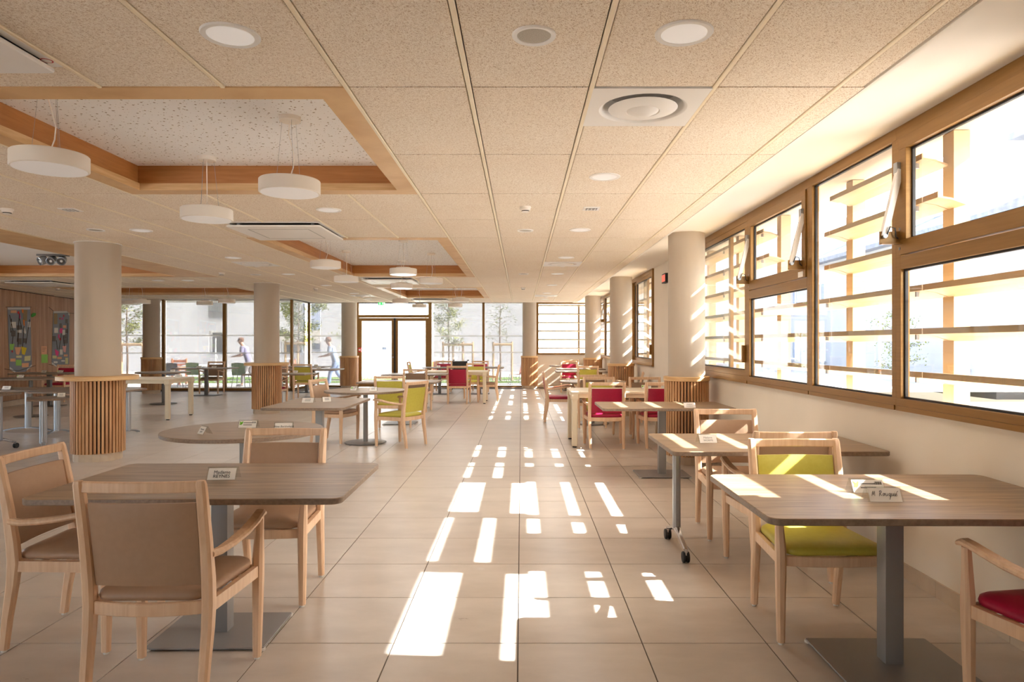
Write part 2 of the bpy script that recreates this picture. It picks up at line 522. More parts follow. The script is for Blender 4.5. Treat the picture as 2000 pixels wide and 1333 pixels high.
for (a, b, c, d), yc_ in zip(CASS, CY_):
    for q in ((a, b, c, yc_ - .505), (a, b, yc_ + .505, d), (a, b - 1.012, yc_ - .505, yc_ + .505)):
        if q[3] - q[2] > .03 and q[1] - q[0] > .03: panels.append((0, (q[2] + q[3]) / 2, *q))
panels.sort()
pm = MB().box(.016, .584, .007, 1.193, 0, .04, bev=.005).mesh('ceiling_panel', M['woodwool'], 0)
rest = MB(); cnt = 0
for inv, yc, x0, x1, y0, y1 in panels:
    if not inv and cnt < 290:
        cnt += 1
        if .599 < x1 - x0 < .601 and y1 - y0 > 1.199: link('ceiling_panel', pm, ceiling, (x0, y0, CEIL))
        else: obj('ceiling_panel', MB().box(.016, x1 - x0 - (.016 if x1 - x0 > .599 else .002), .007, y1 - y0 - .007, 0, .04, bev=.005), M['woodwool'], ceiling, 0, loc=(x0, y0, CEIL))
    else:
        rest.box(x0 + .016, x1 - .016, y0 + .007, y1 - .007, CEIL, CEIL + .04)
o = obj('far_ceiling_panels', rest, M['woodwool'], ceiling, 0); o['kind'] = 'stuff'
# rails between the panel rows, cut where recesses and cassettes interrupt them
for i in range(-21, 4):
    x = gx(i)
    ev = [(YN, ylim(x))]
    for a, b, c, d in COFF + [(b - 1.012, b, y_ - .505, y_ + .505) for (a, b, c, d), y_ in zip(CASS, CY_)]:
        if a + .02 < x < b - .02:
            ev = [s for e in ev for s in ((e[0], min(e[1], c)), (max(e[0], d), e[1])) if s[1] - s[0] > .02]
    mb = MB()
    for a, b in ev: mb.sweep([(x, a, CEIL + .003), (x, b, CEIL + .003)], [(.023, .016)] * 2, 'y', .25)
    obj('rail', mb, M['rail'], ceiling, 0)
# edge trims of the panel field and the drop to the painted soffit
mb = MB().box(XE, XE + .02, YN, YE, CEIL - .002, SOFF)
mb.box(XJ, XE + .02, YE, YE + .02, CEIL - .002, 2.81)
mb.box(-13.9, XJ, YEL, YEL + .02, CEIL - .002, 2.81).box(XJ - .02, XJ, YEL, YE, CEIL - .002, 2.81)
obj('edge_profile', mb, M['soffit'], ceiling, 0)
# painted soffit strips
mb = MB().box(XE + .02, WX + .1, YN, YB + .1, SOFF, SOFF + .05)
mb.box(XJ - .02, XE + .02, YE + .02, YB + .1, 2.805, 2.85)
mb.box(-13.9, XJ - .02, YEL + .02, YB, 2.805, 2.85)
obj('soffit', mb, M['soffit'], ceiling, 0)

def coffer(n, x0, x1, y0, y1, rim, rim_r=None):
    r = struct(obj('trim_%d' % n, coffer_rim(x0, x1, y0, y1, rim, rim_r or rim), M['oak'], None, 0), 'oak-trimmed ceiling recess frame')
    rr = rim_r or rim
    zt = 2.90
    # set-back fascia boards, one per side
    g = .03
    ix0, ix1, iy0, iy1 = x0 + rim - g, x1 - rr + g, y0 + rim - g, y1 - rim + g
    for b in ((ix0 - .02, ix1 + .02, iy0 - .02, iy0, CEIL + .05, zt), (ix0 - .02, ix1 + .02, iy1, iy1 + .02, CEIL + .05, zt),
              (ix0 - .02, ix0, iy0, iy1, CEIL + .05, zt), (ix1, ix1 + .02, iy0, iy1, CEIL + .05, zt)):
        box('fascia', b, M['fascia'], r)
    box('perforated_panel', (ix0 - .02, ix1 + .02, iy0 - .02, iy1 + .02, zt, zt + .02), M['perforated'] if n < 4 else M['soffit'], r)
    return r
def coffer_rim(x0, x1, y0, y1, rim, rr):
    mb = MB()
    za, zb = CEIL - .004, CEIL + .052
    xi0, xi1, yi0, yi1 = x0 + rim, x1 - rr, y0 + rim, y1 - rim
    for q in (((x0, y0), (x1, y0), (xi1, yi0), (xi0, yi0)), ((x1, y0), (x1, y1), (xi1, yi1), (xi1, yi0)),
              ((x1, y1), (x0, y1), (xi0, yi1), (xi1, yi1)), ((x0, y1), (x0, y0), (xi0, yi0), (xi0, yi1))):
        mb.loft([[(x, y, za) for x, y in q], [(x, y, zb) for x, y in q]])
    return mb
coffer(1, *COFF[0], .155)
coffer(2, *COFF[1], .155)
coffer(3, *COFF[2], .155)
coffer(4, *COFF[3], .155, .75)
coffer(5, *COFF[4], .155)

# ------------------------------------------------------------------ walls
wall_r = sempty('wall_right', 'cream painted wall under the windows')
pier_segs = [(9.75, 12.33), (17.3, 17.9), (22.85, YB + .1), (YN, 2.87)]
box('parapet', (WX, WX + .1, YN, YB + .1, -.12, SILL), M['wall'], wall_r)
box('lintel', (WX, WX + .1, YN, YB + .1, SOFF, ROOF), M['wall'], wall_r)
for a, b in pier_segs: box('pier', (WX, WX + .1, a, b, SILL, SOFF), M['wall'], wall_r)
bb = sempty('baseboard_right', 'beige tile skirting along the window wall')
for k in range(-2, 33):
    y0 = 3.336 + .6 * k
    box('skirting_tile', (WX - .012, WX, y0 + .002, min(y0 + .598, YB), 0, .092), M['skirt'], bb)
wall_f = struct(box('wall_front', (-4.4, 2.6, YN - .12, YN, -.12, ROOF), M['wall']))
box('pier', (-13.9, -9.5, YN - .12, YN, -.12, ROOF), M['wall'], wall_f)
box('lintel', (-9.5, -4.4, YN - .12, YN, 2.6, ROOF), M['wall'], wall_f)  # unseen opening with mullions, added to let fill light in behind the camera
box('parapet', (-9.5, -4.4, YN - .12, YN, -.12, .25), M['wall'], wall_f)
for k in range(5): box('mullion', (-9.5 + k * 1.26, -9.44 + k * 1.26, YN - .09, YN - .03, .25, 2.6), M['bronze'], wall_f)
# end wall right of the glazing, with a louvred window in it
wall_b = sempty('wall_back', 'cream end wall under the louvred window')
WBX = .50
box('parapet', (WBX, WX, YB, YB + .12, -.12, 1.085), M['wall'], wall_b)
box('lintel', (-13.9, WX + .1, YB, YB + .12, 2.805, ROOF), M['wall'], wall_b)
box('skirting', (WBX, WX, YB - .012, YB, 0, .09), M['skirt'], wall_b)
box('left_lintel', (-13.9, XS, YL, YL + .12, 2.805, ROOF), M['wall'], wall_b)
box('return_lintel', (XS, XS + .12, YL, YB, 2.805, ROOF), M['wall'], wall_b)
# slatted timber wall on the left, running slightly askew
wl0, wl1 = Vector((-11.33, 13.0, 0)), Vector((-12.85, 21.3, 0))
wd = (wl1 - wl0).normalized(); wnrm = Vector((wd.y, -wd.x, 0))
if wnrm.x < 0: wnrm = -wnrm
wl_len = (wl1 - wl0).length
WANG = math.atan2(wd.y, wd.x)
wall_l = struct(box('wall_left', (0, wl_len, -.02, .12, -.12, ROOF), M['slat_dark'], loc=wl0, rot=(0, 0, WANG)), 'left wall clad in thin vertical timber slats')
mb = MB()
k = 0
while k * .042 < wl_len - .05:
    dd = .03 if k % 5 else .034
    mb.box(k * .042, k * .042 + dd, -.048, -.018, .13, CEIL - .02); k += 1
o = obj('slats', mb, M['wallwood'], wall_l, 0); o['kind'] = 'stuff'
box('skirting', (0, wl_len, -.055, -.015, 0, .12), M['skirt'], wall_l)
struct(box('wall_side', (-11.6, -11.33, YN, 7.5, -.12, ROOF), M['wall']))
box('pier', (-11.6, -11.33, 10.8, 13.05, -.12, ROOF), M['wall'], bpy.data.objects['wall_side'])
box('parapet', (-11.6, -11.33, 7.5, 10.8, -.12, .3), M['wall'], bpy.data.objects['wall_side'])
box('lintel', (-11.6, -11.33, 7.5, 10.8, 2.6, ROOF), M['wall'], bpy.data.objects['wall_side'])

# ------------------------------------------------------------------ windows in the right wall
def quad_frame(mb, y0, y1, z0, z1, w, xa, xb, wb=None, wt=None):
    wb = wb or w; wt = wt or w
    mb.box(xa, xb, y0, y1, z0, z0 + wb, bev=.003).box(xa, xb, y0, y1, z1 - wt, z1, bev=.003)
    mb.box(xa, xb, y0, y0 + w, z0 + wb, z1 - wt, bev=.003).box(xa, xb, y1 - w, y1, z0 + wb, z1 - wt, bev=.003)
    return mb
def pane(y0, y1, z0, z1, x, parent):
    g = MB(); quad_frame(g, y0 - .002, y1 + .002, z0 - .002, z1 + .002, .014, x - .008, x + .012)
    f = obj('pane', MB().box(x, x + .006, y0, y1, z0, z1), M['glass'], parent, 0)
    obj('gasket', g, M['gasket'], f, 0)
def frame_xz(mb, x0, x1, z0, z1, w, ya, yb, wb=None, wt=None):
    wb = wb or w; wt = wt or w
    return mb.box(x0, x0 + w, ya, yb, z0, z1).box(x1 - w, x1, ya, yb, z0, z1).box(x0 + w, x1 - w, ya, yb, z0, z0 + wb).box(x0 + w, x1 - w, ya, yb, z1 - wt, z1)
wcount = [0]
XI, XO = 2.335, 2.392
def actuator(y, parent, far):
    e = bpy.data.objects.new('actuator', None); C.objects.link(e); e.parent = parent
    obj('rod', MB().bar((XI - .012, y, 2.515), (2.225, y, 2.105), .036, .034, (0, 1, 0)), M['white'], e)
    b = MB().box(2.20, XI, y - .004, y + .004, 2.06, 2.135).box(2.20, XI, y - .03, y + .004, 2.055, 2.062)
    obj('bracket', b, M['bronze'], e, 0)
    obj('hinge', MB().box(XI - .035, XI, y - .012, y + .03, 2.49, 2.56, bev=.004).tube([(2.225, y - .024, 2.105), (2.225, y + .024, 2.105)], .014, 8), M['alu'], e)
    obj('cable', MB().tube([(2.235, y - .02, 2.11), (2.25, y - .03, 2.16), (2.28, y - .03, 2.15), (2.29, y - .02, 2.10), (2.31, y - .01, 2.09)], .004, 6), M['black'], e)
    obj('screw', MB().box(XI - .012, XI, y - .015, y + .01, 2.14, 2.16, bev=.003).box(XI - .012, XI, y - .015, y + .01, 2.02, 2.04, bev=.003), M['alu'], e, 0)
def window(kind, y0, y1, label, near=True, far=True):
    wcount[0] += 1
    w = sempty('window_%d' % wcount[0], label)
    fr = MB()
    quad_frame(fr, y0, y1, SILL, SOFF, .05, XI, XO, .075, .075)
    fr.box(XI - .008, XI, y0 + .012, y1 - .012, SILL, SILL + .03)
    obj('frame', fr, M['bronze'], w, 0)
    if kind == 'hopper':
        tr = MB().box(XI, XO, y0 + .05, y1 - .05, 1.905, 1.985, bev=.003)
        obj('transom', tr, M['bronze'], w, 0)
        s = obj('sash', quad_frame(MB(), y0 + .055, y1 - .055, 1.992, SOFF - .08, .075, XI - .012, XO - .008, .09, .075), M['bronze'], w, 0)
        pane(y0 + .13, y1 - .13, 2.082, SOFF - .155, XI + .03, s)
        pane(y0 + .05, y1 - .05, SILL + .075, 1.905, XI + .03, w)
        if far: actuator(y1 - .06, w, True)
        if near: actuator(y0 + .10, w, False)
    elif kind == 'slide':
        s = obj('sash', quad_frame(MB(), y0 + .05, y1 - .55, SILL + .075, SOFF - .075, .06, XI + .005, XI + .045), M['bronze'], w, 0)
        pane(y0 + .11, y1 - .61, SILL + .135, SOFF - .135, XI + .02, s)
        s = obj('sash', quad_frame(MB(), y0 + .75, y1 - .05, SILL + .075, SOFF - .075, .06, XI + .05, XO + .03), M['bronze'], w, 0)
        pane(y0 + .81, y1 - .11, SILL + .135, SOFF - .135, XI + .06, s)
        obj('handle', MB().box(XI - .035, XI + .005, y0 + .06, y0 + .095, 1.25, 1.43, bev=.006), M['bronze'], w, 0)
    else:
        pane(y0 + .05, y1 - .05, SILL + .075, SOFF - .075, XI + .03, w)
    return w
W_BAYS = [('hopper', 2.87, 4.305, 1), ('fixed', 4.305, 5.60, 0), ('hopper', 5.60, 7.13, 1), ('slide', 7.13, 9.75, 0)]
wnames = ['nearest bronze window with a tilting upper sash at the right edge of the frame', 'tall fixed bronze window between the two tilting sashes',
          'bronze window with a tilting sash held by two white actuators', 'sliding bronze window behind the nearest right column']
for (k, a, b, h), lb in zip(W_BAYS, wnames):
    w = window(k, a, b, lb)
    if a == 5.60:
        st = box('sticker', (XI - .0125, XI - .0120, 5.70, 5.80, 2.0, 2.045), M['paper'], w)
for k, a, b, lb in (('slide', 12.33, 14.6, 'sliding window beyond the cream pier with its sash drawn back'), ('hopper', 14.6, 16.0, 'window hidden behind the second right column'),
                    ('fixed', 16.0, 17.3, 'fixed window between second and third right columns'), ('fixed', 17.9, 19.4, 'window just before the third right column'),
                    ('hopper', 19.4, 20.9, 'far tilting window seen left of the second right column'), ('fixed', 20.9, 22.85, 'farthest window in the right wall')):
    window(k, a, b, lb)

# louvred window in the end wall
w = sempty('window_20', 'end-wall window with horizontal louvres outside')
x0, x1, z0, z1 = WBX, WX, 1.085, 2.805
fr = frame_xz(MB(), x0, x1, z0, z1, .07, YB - .03, YB + .1, .05, .05)
obj('frame', fr, M['bronze'], w, 0)
obj('pane', MB().box(x0 + .07, x1 - .07, YB + .02, YB + .026, z0 + .05, z1 - .05), M['glass'], w, 0)

# sun louvres outside the right wall: posts and tilted blades, one thing per window group
LVL = [1.229 + .273 * k for k in range(6)]
XL = 2.583
def blade(y0, y1, z):
    sec = ((-.085, .004), (-.085, .040), (-.078, .040), (-.076, .014), (.0, .002), (.085, -.028), (.085, -.040), (.0, -.010))
    return MB().loft([[(XL + p, y, z + q) for p, q in sec] for y in (y0, y1)])
def louvres(name, label, bays):
    t = thing(name, label, 'louvre', (0, 0, 0))
    for y0, y1, n in bays:
        for k in range(n):
            obj('blade', blade(y0 + .005, y1 - .005, LVL[k]), M['tanmetal'], t, 0)
            obj('screw', MB().tube([(XL - .06, y0 + .1, LVL[k] + .02), (XL - .06, y0 + .1, LVL[k] - .03)], .012, 6), M['alu'], t)
        if n == 3:
            for k in range(3, 5):
                obj('blade', blade(y1 - .16, y1 - .005, LVL[k]), M['tanmetal'], t, 0)
                obj('blade', blade(y0 + .005, y0 + .10, LVL[k]), M['tanmetal'], t, 0)
        for y in (y0,):
            obj('post', MB().box(2.66, 2.76, y - .055, y + .055, .3, 2.76), M['tanmetal'], t, 0)
    obj('post', MB().box(2.66, 2.76, bays[-1][1] - .055, bays[-1][1] + .055, .3, 2.76), M['tanmetal'], t, 0)
louvres('sun_louvre', 'tan sun louvre blades outside the near group of right-hand windows',
        [(2.87, 4.305, 3), (4.305, 5.60, 6), (5.60, 7.13, 3), (7.13, 8.5, 6), (8.5, 9.85, 6)])
louvres('sun_louvre', 'tan sun louvre blades outside the far group of right-hand windows', [(12.2, 13.6, 6), (13.6, 15.0, 6), (15.0, 16.3, 6), (16.3, 17.9, 6), (17.9, 19.4, 6), (19.4, 20.9, 6), (20.9, 23.1, 6)])
t = thing('sun_louvre', 'gold sun louvre blades outside the end-wall window', 'louvre')
for k in range(6):
    obj('blade', MB().loft([[(x, YB + .30 + p, 1.285 + .284 * k + q) for p, q in ((-.10, .0), (-.1, .03), (.1, .01), (.1, -.025))] for x in (WBX - .1, WX + .4)]), M['tanmetal'], t, 0)
for x in (WBX - .08, 1.9): obj('post', MB().box(x, x + .06, YB + .36, YB + .44, .3, 2.76), M['tanmetal'], t, 0)
tr = struct(box('trim_6', (WX + .1, 2.98, YN, YB + .9, 2.765, 2.95), mat('beige_overhang', srgb(190, 172, 146), .8)), 'pale roof overhang outside the windows')

# ------------------------------------------------------------------ glazed end wall
gl = sempty('window_21', 'glazed end wall with bronze posts')
ZT = 2.80
def gpost(x0, x1, y0=YB - .06, y1=YB + .04, z1=ZT): return box('mullion', (x0, x1, y0, y1, 0, z1), M['bronze'], gl, bev=.004)
gpost(-1.28, -1.20); gpost(WBX - .06, WBX + .02); gpost(XS + .02, XS + .09, YB - .05)
gpost(XS - .05, XS + .02, YL - .06, YL + .04); gpost(-9.18, -9.08, YL - .06, YL + .04); gpost(-11.05, -10.97, YL - .06, YL + .04)
for b in ((-12.9, XS, YL - .06, YL + .04, 0, .075), (XS + .02, -5.45, YB - .06, YB + .04, 0, .075), (-2.98, WBX, YB - .06, YB + .04, 0, .06), (XS - .05, XS + .02, YL, YB, 0, .07)):
    box('bottom_rail', b, M['bronze'], gl, bev=.004)
for b in ((-12.9, XS, YL - .05, YL + .03, ZT - .03, ZT + .006), (XS + .02, WBX, YB - .05, YB + .03, ZT - .03, ZT + .006), (XS - .05, XS + .02, YL, YB, ZT - .03, ZT + .006)):
    box('top_rail', b, M['white'], gl)
panes = [(-12.9, -11.01, YL), (-11.01, -9.13, YL), (-9.13, XS - .02, YL), (XS + .06, -5.48, YB), (-2.94, -1.24, YB), (-1.24, WBX - .03, YB)]
for a, b, y in panes:
    p = box('pane', (a, b, y, y + .006, .06, ZT - .03), M['glass'], gl)
    for z in (1.695, 1.155):
        box('safety_band', (a + .04, b - .04, y - .003, y - .001, z - .022, z + .022), M['band'], p)
p = box('pane', (XS - .018, XS - .012, YL, YB, .07, ZT - .03), M['glass'], gl)
bl = ['far left screen blind between timber wall and column', 'screen blind behind the far left slatted column', 'screen blind to the left of the dark corner post', 'screen blind between corner post and door column',
      'screen blind just right of the glazed doors', 'screen blind beside the round column at the end wall']
for (a, b, y), lb in zip(panes, bl):
    t = tag(box('roller_blind', (a + .045, b - .045, y + .05, y + .052, .09, ZT - .03), M['screen']), 'sheer grey ' + lb, 'blind', 'sheer blinds over the end glazing')
    obj('bottom_bar', MB().tube([(a + .045, y + .051, .09), (b - .045, y + .051, .09)], .01, 6), M['alu'], t)

t = tag(box('roller_blind', (XS - .08, XS - .078, YL + .06, YB - .02, .09, ZT - .03), M['screen']), 'narrow sheer grey screen blind on the glass return at the corner post', 'blind', 'sheer blinds over the end glazing')
obj('bottom_bar', MB().tube([(XS - .079, YL + .06, .09), (XS - .079, YB - .02, .09)], .01, 6), M['alu'], t)

# double door
d1 = sempty('door_1', 'bronze double glass door in the end wall')
DX0, DX1, DM = -5.45, -2.95, -4.16
fr = MB().box(DX0, DX0 + .1, YB - .07, YB + .05, 0, ZT).box(DX1 - .1, DX1, YB - .07, YB + .05, 0, ZT).box(DX0 + .1, DX1 - .1, YB - .07, YB + .05, 2.30, 2.39).box(DX0 + .1, DX1 - .1, YB - .05, YB + .03, ZT - .03, ZT)
obj('frame', fr, M['bronze'], d1, 0)
obj('transom_pane', MB().box(DX0 + .1, DX1 - .1, YB, YB + .006, 2.39, ZT - .03), M['glass'], d1, 0)
for a, b in ((DX0 + .1, DM - .005), (DM + .005, DX1 - .1)):
    lf = MB().box(a, a + .1, YB - .06, YB, .02, 2.29, bev=.004).box(b - .1, b, YB - .06, YB, .02, 2.29, bev=.004).box(a + .1, b - .1, YB - .06, YB, 2.19, 2.29, bev=.004).box(a + .1, b - .1, YB - .06, YB, .02, .13, bev=.004)
    leaf = obj('leaf', lf, M['bronze'], d1, 0)
    obj('pane', MB().box(a + .1, b - .1, YB - .03, YB - .024, .13, 2.19), M['glass'], leaf, 0)
    if a < -5: obj('handle', MB().tube([(b - .05, YB - .06, 1.10), (b - .05, YB - .10, 1.10), (b - .20, YB - .10, 1.10)], .012, 8), M['greydark'], leaf)
    if a < -5: obj('lock', MB().tube([(b - .05, YB - .06, 1.0), (b - .05, YB - .075, 1.0)], .022, 10), M['alu'], leaf)
obj('closing_edge', MB().box(DM - .03, DM + .03, YB - .075, YB - .06, .02, 2.29), M['gasket'], d1, 0)
t = thing('call_point', 'small red fire call point on the left door post', 'alarm', (-5.30, YB - .07, 1.24))
box('housing', (-.05, .05, -.05, 0, -.07, .07), M['redplastic'], t, bev=.006)
box('window', (-.03, .03, -.052, -.05, -.03, .03), M['paper'], t)
t = thing('exit_sign', 'green emergency exit sign hung above the glass doors', 'sign', (-4.55, YB - .25, 2.70))
box('panel', (-.115, .115, -.01, .01, 0, .105), M['exit_green'], t)
mb = MB().bar((-.06, -.011, .085), (-.06, -.011, .03), .018, .001, (0, 1, 0))
mb.loft([[(-.095, y, .045), (-.025, y, .045), (-.06, y, .012)] for y in (-.012, -.0105)])
obj('arrow', mb, M['exit_white'], t, 0)
mb = MB().box(.065, .10, -.012, -.0105, .01, .095).box(.02, .036, -.012, -.0105, .045, .075).sphere((.03, -.0115, .085), .01, 8, 4, (1, .08, 1))
mb.bar((.028, -.0113, .048), (.05, -.0113, .015), .008, .001, (0, 1, 0)).bar((.026, -.0113, .048), (.008, -.0113, .02), .008, .001, (0, 1, 0)).bar((.022, -.0113, .068), (.056, -.0113, .055), .007, .001, (0, 1, 0))
obj('running_figure', mb, M['exit_white'], t, 0)
obj('hanger', MB().tube([(-.08, 0, .10), (-.08, 0, .106)], .006, 6).tube([(.08, 0, .10), (.08, 0, .106)], .006, 6), M['white'], t)

# ------------------------------------------------------------------ columns
slat_cache = {}
def column(x, y, r, rw, label, rl=None, top=CEIL, nseg=44):
    t = sempty('column', label, (x, y, 0))
    t['kind'] = 'structure'
    obj('shaft', MB().lathe([(r, 1.0), (r, top)], 48), M['column'], t)
    obj('collar', MB().lathe([(r + .012, top - .006), (r + .012, top + .004)], 40), M['white'], t)
    obj('plinth', MB().lathe([(rw - .03, 0), (rw - .03, .098)], 20), M['skirt'], t, 5)
    obj('core', MB().lathe([(rw - .035, .1), (rw - .035, 1.0)], 24), M['slat_dark'], t)
    key = round(rw, 3)
    sw = 2 * PI * rw / nseg
    if key not in slat_cache:
        slat_cache[key] = MB().box(-sw * .31, sw * .31, -.034, 0, .098, .995).mesh('slat', M['slat'], 0)
    for k in range(nseg):
        a = 2 * PI * k / nseg
        link('slat', slat_cache[key], t, (rw * math.cos(a), rw * math.sin(a), 0), a - PI / 2)
    rl = rl or rw + .012
    obj('ledge', MB().lathe([(r + .001, .995), (rl - .004, .995), (rl, 1.0), (rl, 1.044), (rl - .004, 1.048), (r + .001, 1.048)], 48), M['oak'], t)
    return t
column(2.015, 8.43, .220, .265, 'nearest round column by the right-hand windows', top=SOFF)
column(2.015, 13.97, .222, .263, 'second round column by the right-hand windows', top=SOFF)
column(2.015, 19.45, .222, .264, 'third round column by the right-hand windows', top=SOFF)
column(.265, 22.3, .224, .268, 'round column standing against the end glazing', top=2.806)
column(-5.30, 8.66, .252, .300, 'large left column with a wide timber ledge, nearest the camera', .452)
column(-5.30, 14.40, .252, .297, 'second left column with a wide timber ledge', .447)
column(-5.55, 22.3, .243, .29, 'column beside the glass doors', top=2.806)
column(-10.78, 20.15, .226, .272, 'far left column in front of the end glazing', top=2.806)

# ------------------------------------------------------------------ ceiling fittings
def on_ceiling(px, py): d = CY - py; return ((px - CX) * (CEIL - HF) / d, (CEIL - HF) * F / d)
dl_ring = MB().loft([[(r * math.cos(2 * PI * i / 40), r * math.sin(2 * PI * i / 40), z) for i in range(40)] for r, z in ((.116, 0), (.116, -.004), (.112, -.008), (.092, -.007), (.09, -.003))], caps=False).mesh('ring', M['white'])
dl_disc = MB().lathe([(.0915, -.002), (.0915, -.005), (.02, -.006)], 40).mesh('diffuser', M['led'])
sp_ring = MB().loft([[(r * math.cos(2 * PI * i / 36), r * math.sin(2 * PI * i / 36), z) for i in range(36)] for r, z in ((.089, 0), (.089, -.006), (.086, -.01), (.07, -.007), (.068, -.003))], caps=False).mesh('ring', M['white'])
sp_disc = MB().lathe([(.07, -.001), (.07, -.004), (.02, -.005)], 36).mesh('grille', mat('speaker_grille', srgb(196, 190, 178), .6, srgb(170, 164, 152), (300, 300, 1), 1, 0))
DL = [(450, 68, 'large downlight at the upper left between two rails'), (1336, 64, 'large downlight at the upper right near the square diffuser'),
      (1181, 345, 'downlight one panel beyond the square diffuser'), (642, 410, 'downlight just beyond the near ceiling recess, above the air cassette'),
      (1133, 449, 'downlight beyond the square emergency light'), (276, 450, 'downlight above the nearest left column, right one of a pair'),
      (1106, 503, 'downlight just before the second square diffuser'), (1089, 535, 'downlight just behind the second square diffuser'),
      (1078, 557, 'downlight two panels behind the second diffuser'), (455.5, 503.5, 'downlight before the round diffuser left of the second recess'),
      (563, 535.7, 'downlight right of the second left column top'), (637, 557.6, 'downlight under the second recess corner, towards the doors'),
      (691.5, 573, 'downlight short of the third recess on its left'), (366.6, 548, 'downlight in the left bay, right of three in a row'),
      (309, 548, 'downlight in the left bay, middle of three in a row'), (1068.6, 572.6, 'far downlight in the row by the windows, before the last diffuser'),
      (1063, 584.5, 'farthest downlight in the row by the windows'), (718, 584, 'far downlight near the glass doors')]
def lamp(parent, r, z, w):
    ld = bpy.data.lights.new('bulb', 'AREA'); ld.shape = 'DISK'; ld.size = 2 * r; ld.energy = w; ld.color = (1, .99, .97); ld.spread = math.radians(170)
    lo = bpy.data.objects.new('bulb', ld); C.objects.link(lo); lo.parent = parent; lo.location = (0, 0, z)
LW = 5.5
def fitting(name, cat, ring, disc, dn, px, py, lb, group):
    x, y = on_ceiling(px, py)
    t = thing(name, lb, cat, (x, y, CEIL), 0, group)
    link('ring', ring, t); link(dn, disc, t)
    if name == 'downlight': y > 4 and lamp(t, .088, -.008, LW * (.6 if x < -3.5 else 1))
for px, py, lb in DL: fitting('downlight', 'ceiling light', dl_ring, dl_disc, 'diffuser', px, py, 'white round recessed ' + lb, 'recessed downlights')
SPK = [(1043, 68, 'round speaker at the top centre of the ceiling'), (1026, 450, 'small round speaker beyond the smoke detector'), (187, 449, 'round speaker left of the downlight above the nearest left column'),
       (1023, 535, 'far round speaker level with the second diffuser'), (499, 536.4, 'round speaker near the smoke detector over the second left column'), (11.7, 548.7, 'round speaker at the left edge of the ceiling')]
for px, py, lb in SPK: fitting('ceiling_speaker', 'speaker', sp_ring, sp_disc, 'grille', px, py, 'recessed white ' + lb, 'ceiling speakers')
sd_base = MB().lathe([(.052, 0), (.052, -.014), (.048, -.018)], 28).mesh('base', M['offwhite'])
sd_head = MB().lathe([(.046, -.018), (.043, -.034), (.034, -.036), (.034, -.046), (.030, -.050), (.012, -.052)], 28).mesh('head', M['offwhite'])
sd_slot = MB().lathe([(.0352, -.037), (.0352, -.044)], 16).mesh('vent', M['gasket'])
for px, py, lb in ((1026, 404, 'smoke detector in the row nearest the middle of the ceiling'), (1022, 562, 'far smoke detector towards the end column'), (433, 533, 'smoke detector left of the second left column'),
                   (616.5, 563, 'smoke detector above the glazing left of the doors'), (14, 408, 'smoke detector at the left edge of the frame'), (113, 563, 'smoke detector above the timber wall posters')):
    x, y = on_ceiling(px, py)
    t = thing('smoke_detector', 'white round ' + lb, 'smoke detector', (x, y, CEIL), 0, 'smoke detectors')
    link('base', sd_base, t); link('head', sd_head, t); link('vent', sd_slot, t)
for px, py, lb in ((1155, 407, 'square emergency light beyond the near downlight on the right'), (138, 409.5, 'square emergency light at the left beyond the near recess')):
    x, y = on_ceiling(px, py)
    t = thing('emergency_light', 'small white ' + lb, 'ceiling light', (x, y, CEIL), 0, 'square emergency lights')
    box('frame', (-.075, .075, -.075, .075, -.008, 0), M['white'], t, bev=.003)
    box('grille', (-.052, .052, -.045, .045, -.011, -.008), M['greymetal'], t)
    for k in range(3): box('bar', (-.05 + .033 * k + .014, -.05 + .033 * k + .02, -.045, .045, -.014, -.011), M['white'], t)
# square plates with round swirl diffusers
def ring_mesh(name, prof, n=40, m=None): return MB().loft([[(r * math.cos(2 * PI * i / n), r * math.sin(2 * PI * i / n), z) for i in range(n)] for r, z in prof], caps=False).mesh(name, m or M['white'], 50)
def plate_hole():
    mb = MB(); n = 40
    inner = [mb.bm.verts.new((.232 * math.cos(2 * PI * i / n), .232 * math.sin(2 * PI * i / n), -.006)) for i in range(n)]
    outer = []
    for i in range(n):
        a = 2 * PI * i / n; c, s = math.cos(a), math.sin(a); k = .292 / max(abs(c), abs(s)); outer.append(mb.bm.verts.new((k * c, k * s, -.004)))
    up = [mb.bm.verts.new((v.co.x, v.co.y, .012)) for v in outer]
    for i in range(n):
        j = (i + 1) % n
        mb.face((inner[i], inner[j], outer[j], outer[i])); mb.face((outer[i], outer[j], up[j], up[i]))
    return mb
df_plate = plate_hole().mesh('plate', M['white'], 20)
df_throat = ring_mesh('throat', ((.232, -.006), (.214, .004), (.20, .05), (.19, .09)))
df_cone = MB().lathe([(.182, -.004), (.178, -.008), (.09, -.020), (.085, -.015)], 40).mesh('outer_cone', M['white'], 50)
df_hub = MB().lathe([(.085, -.014), (.08, -.02), (.03, -.045), (.01, -.048)], 32).mesh('hub', M['white'], 50)
df_back = MB().lathe([(.19, .085), (.19, .09)], 24).mesh('back_plate', M['greymetal'])
for (x, y), lb in zip(DIFF, ('large square air diffuser with round cones, near right', 'second square air diffuser down the right-hand row', 'farthest square air diffuser on the right', 'square air diffuser left of the second recess', 'far left square air diffuser towards the doors')):
    t = thing('air_diffuser', 'white ' + lb, 'air vent', (x + .3, y + .3, CEIL), 0, 'air diffusers')
    for n, m_ in (('plate', df_plate), ('throat', df_throat), ('outer_cone', df_cone), ('hub', df_hub), ('back_plate', df_back)): link(n, m_, t)
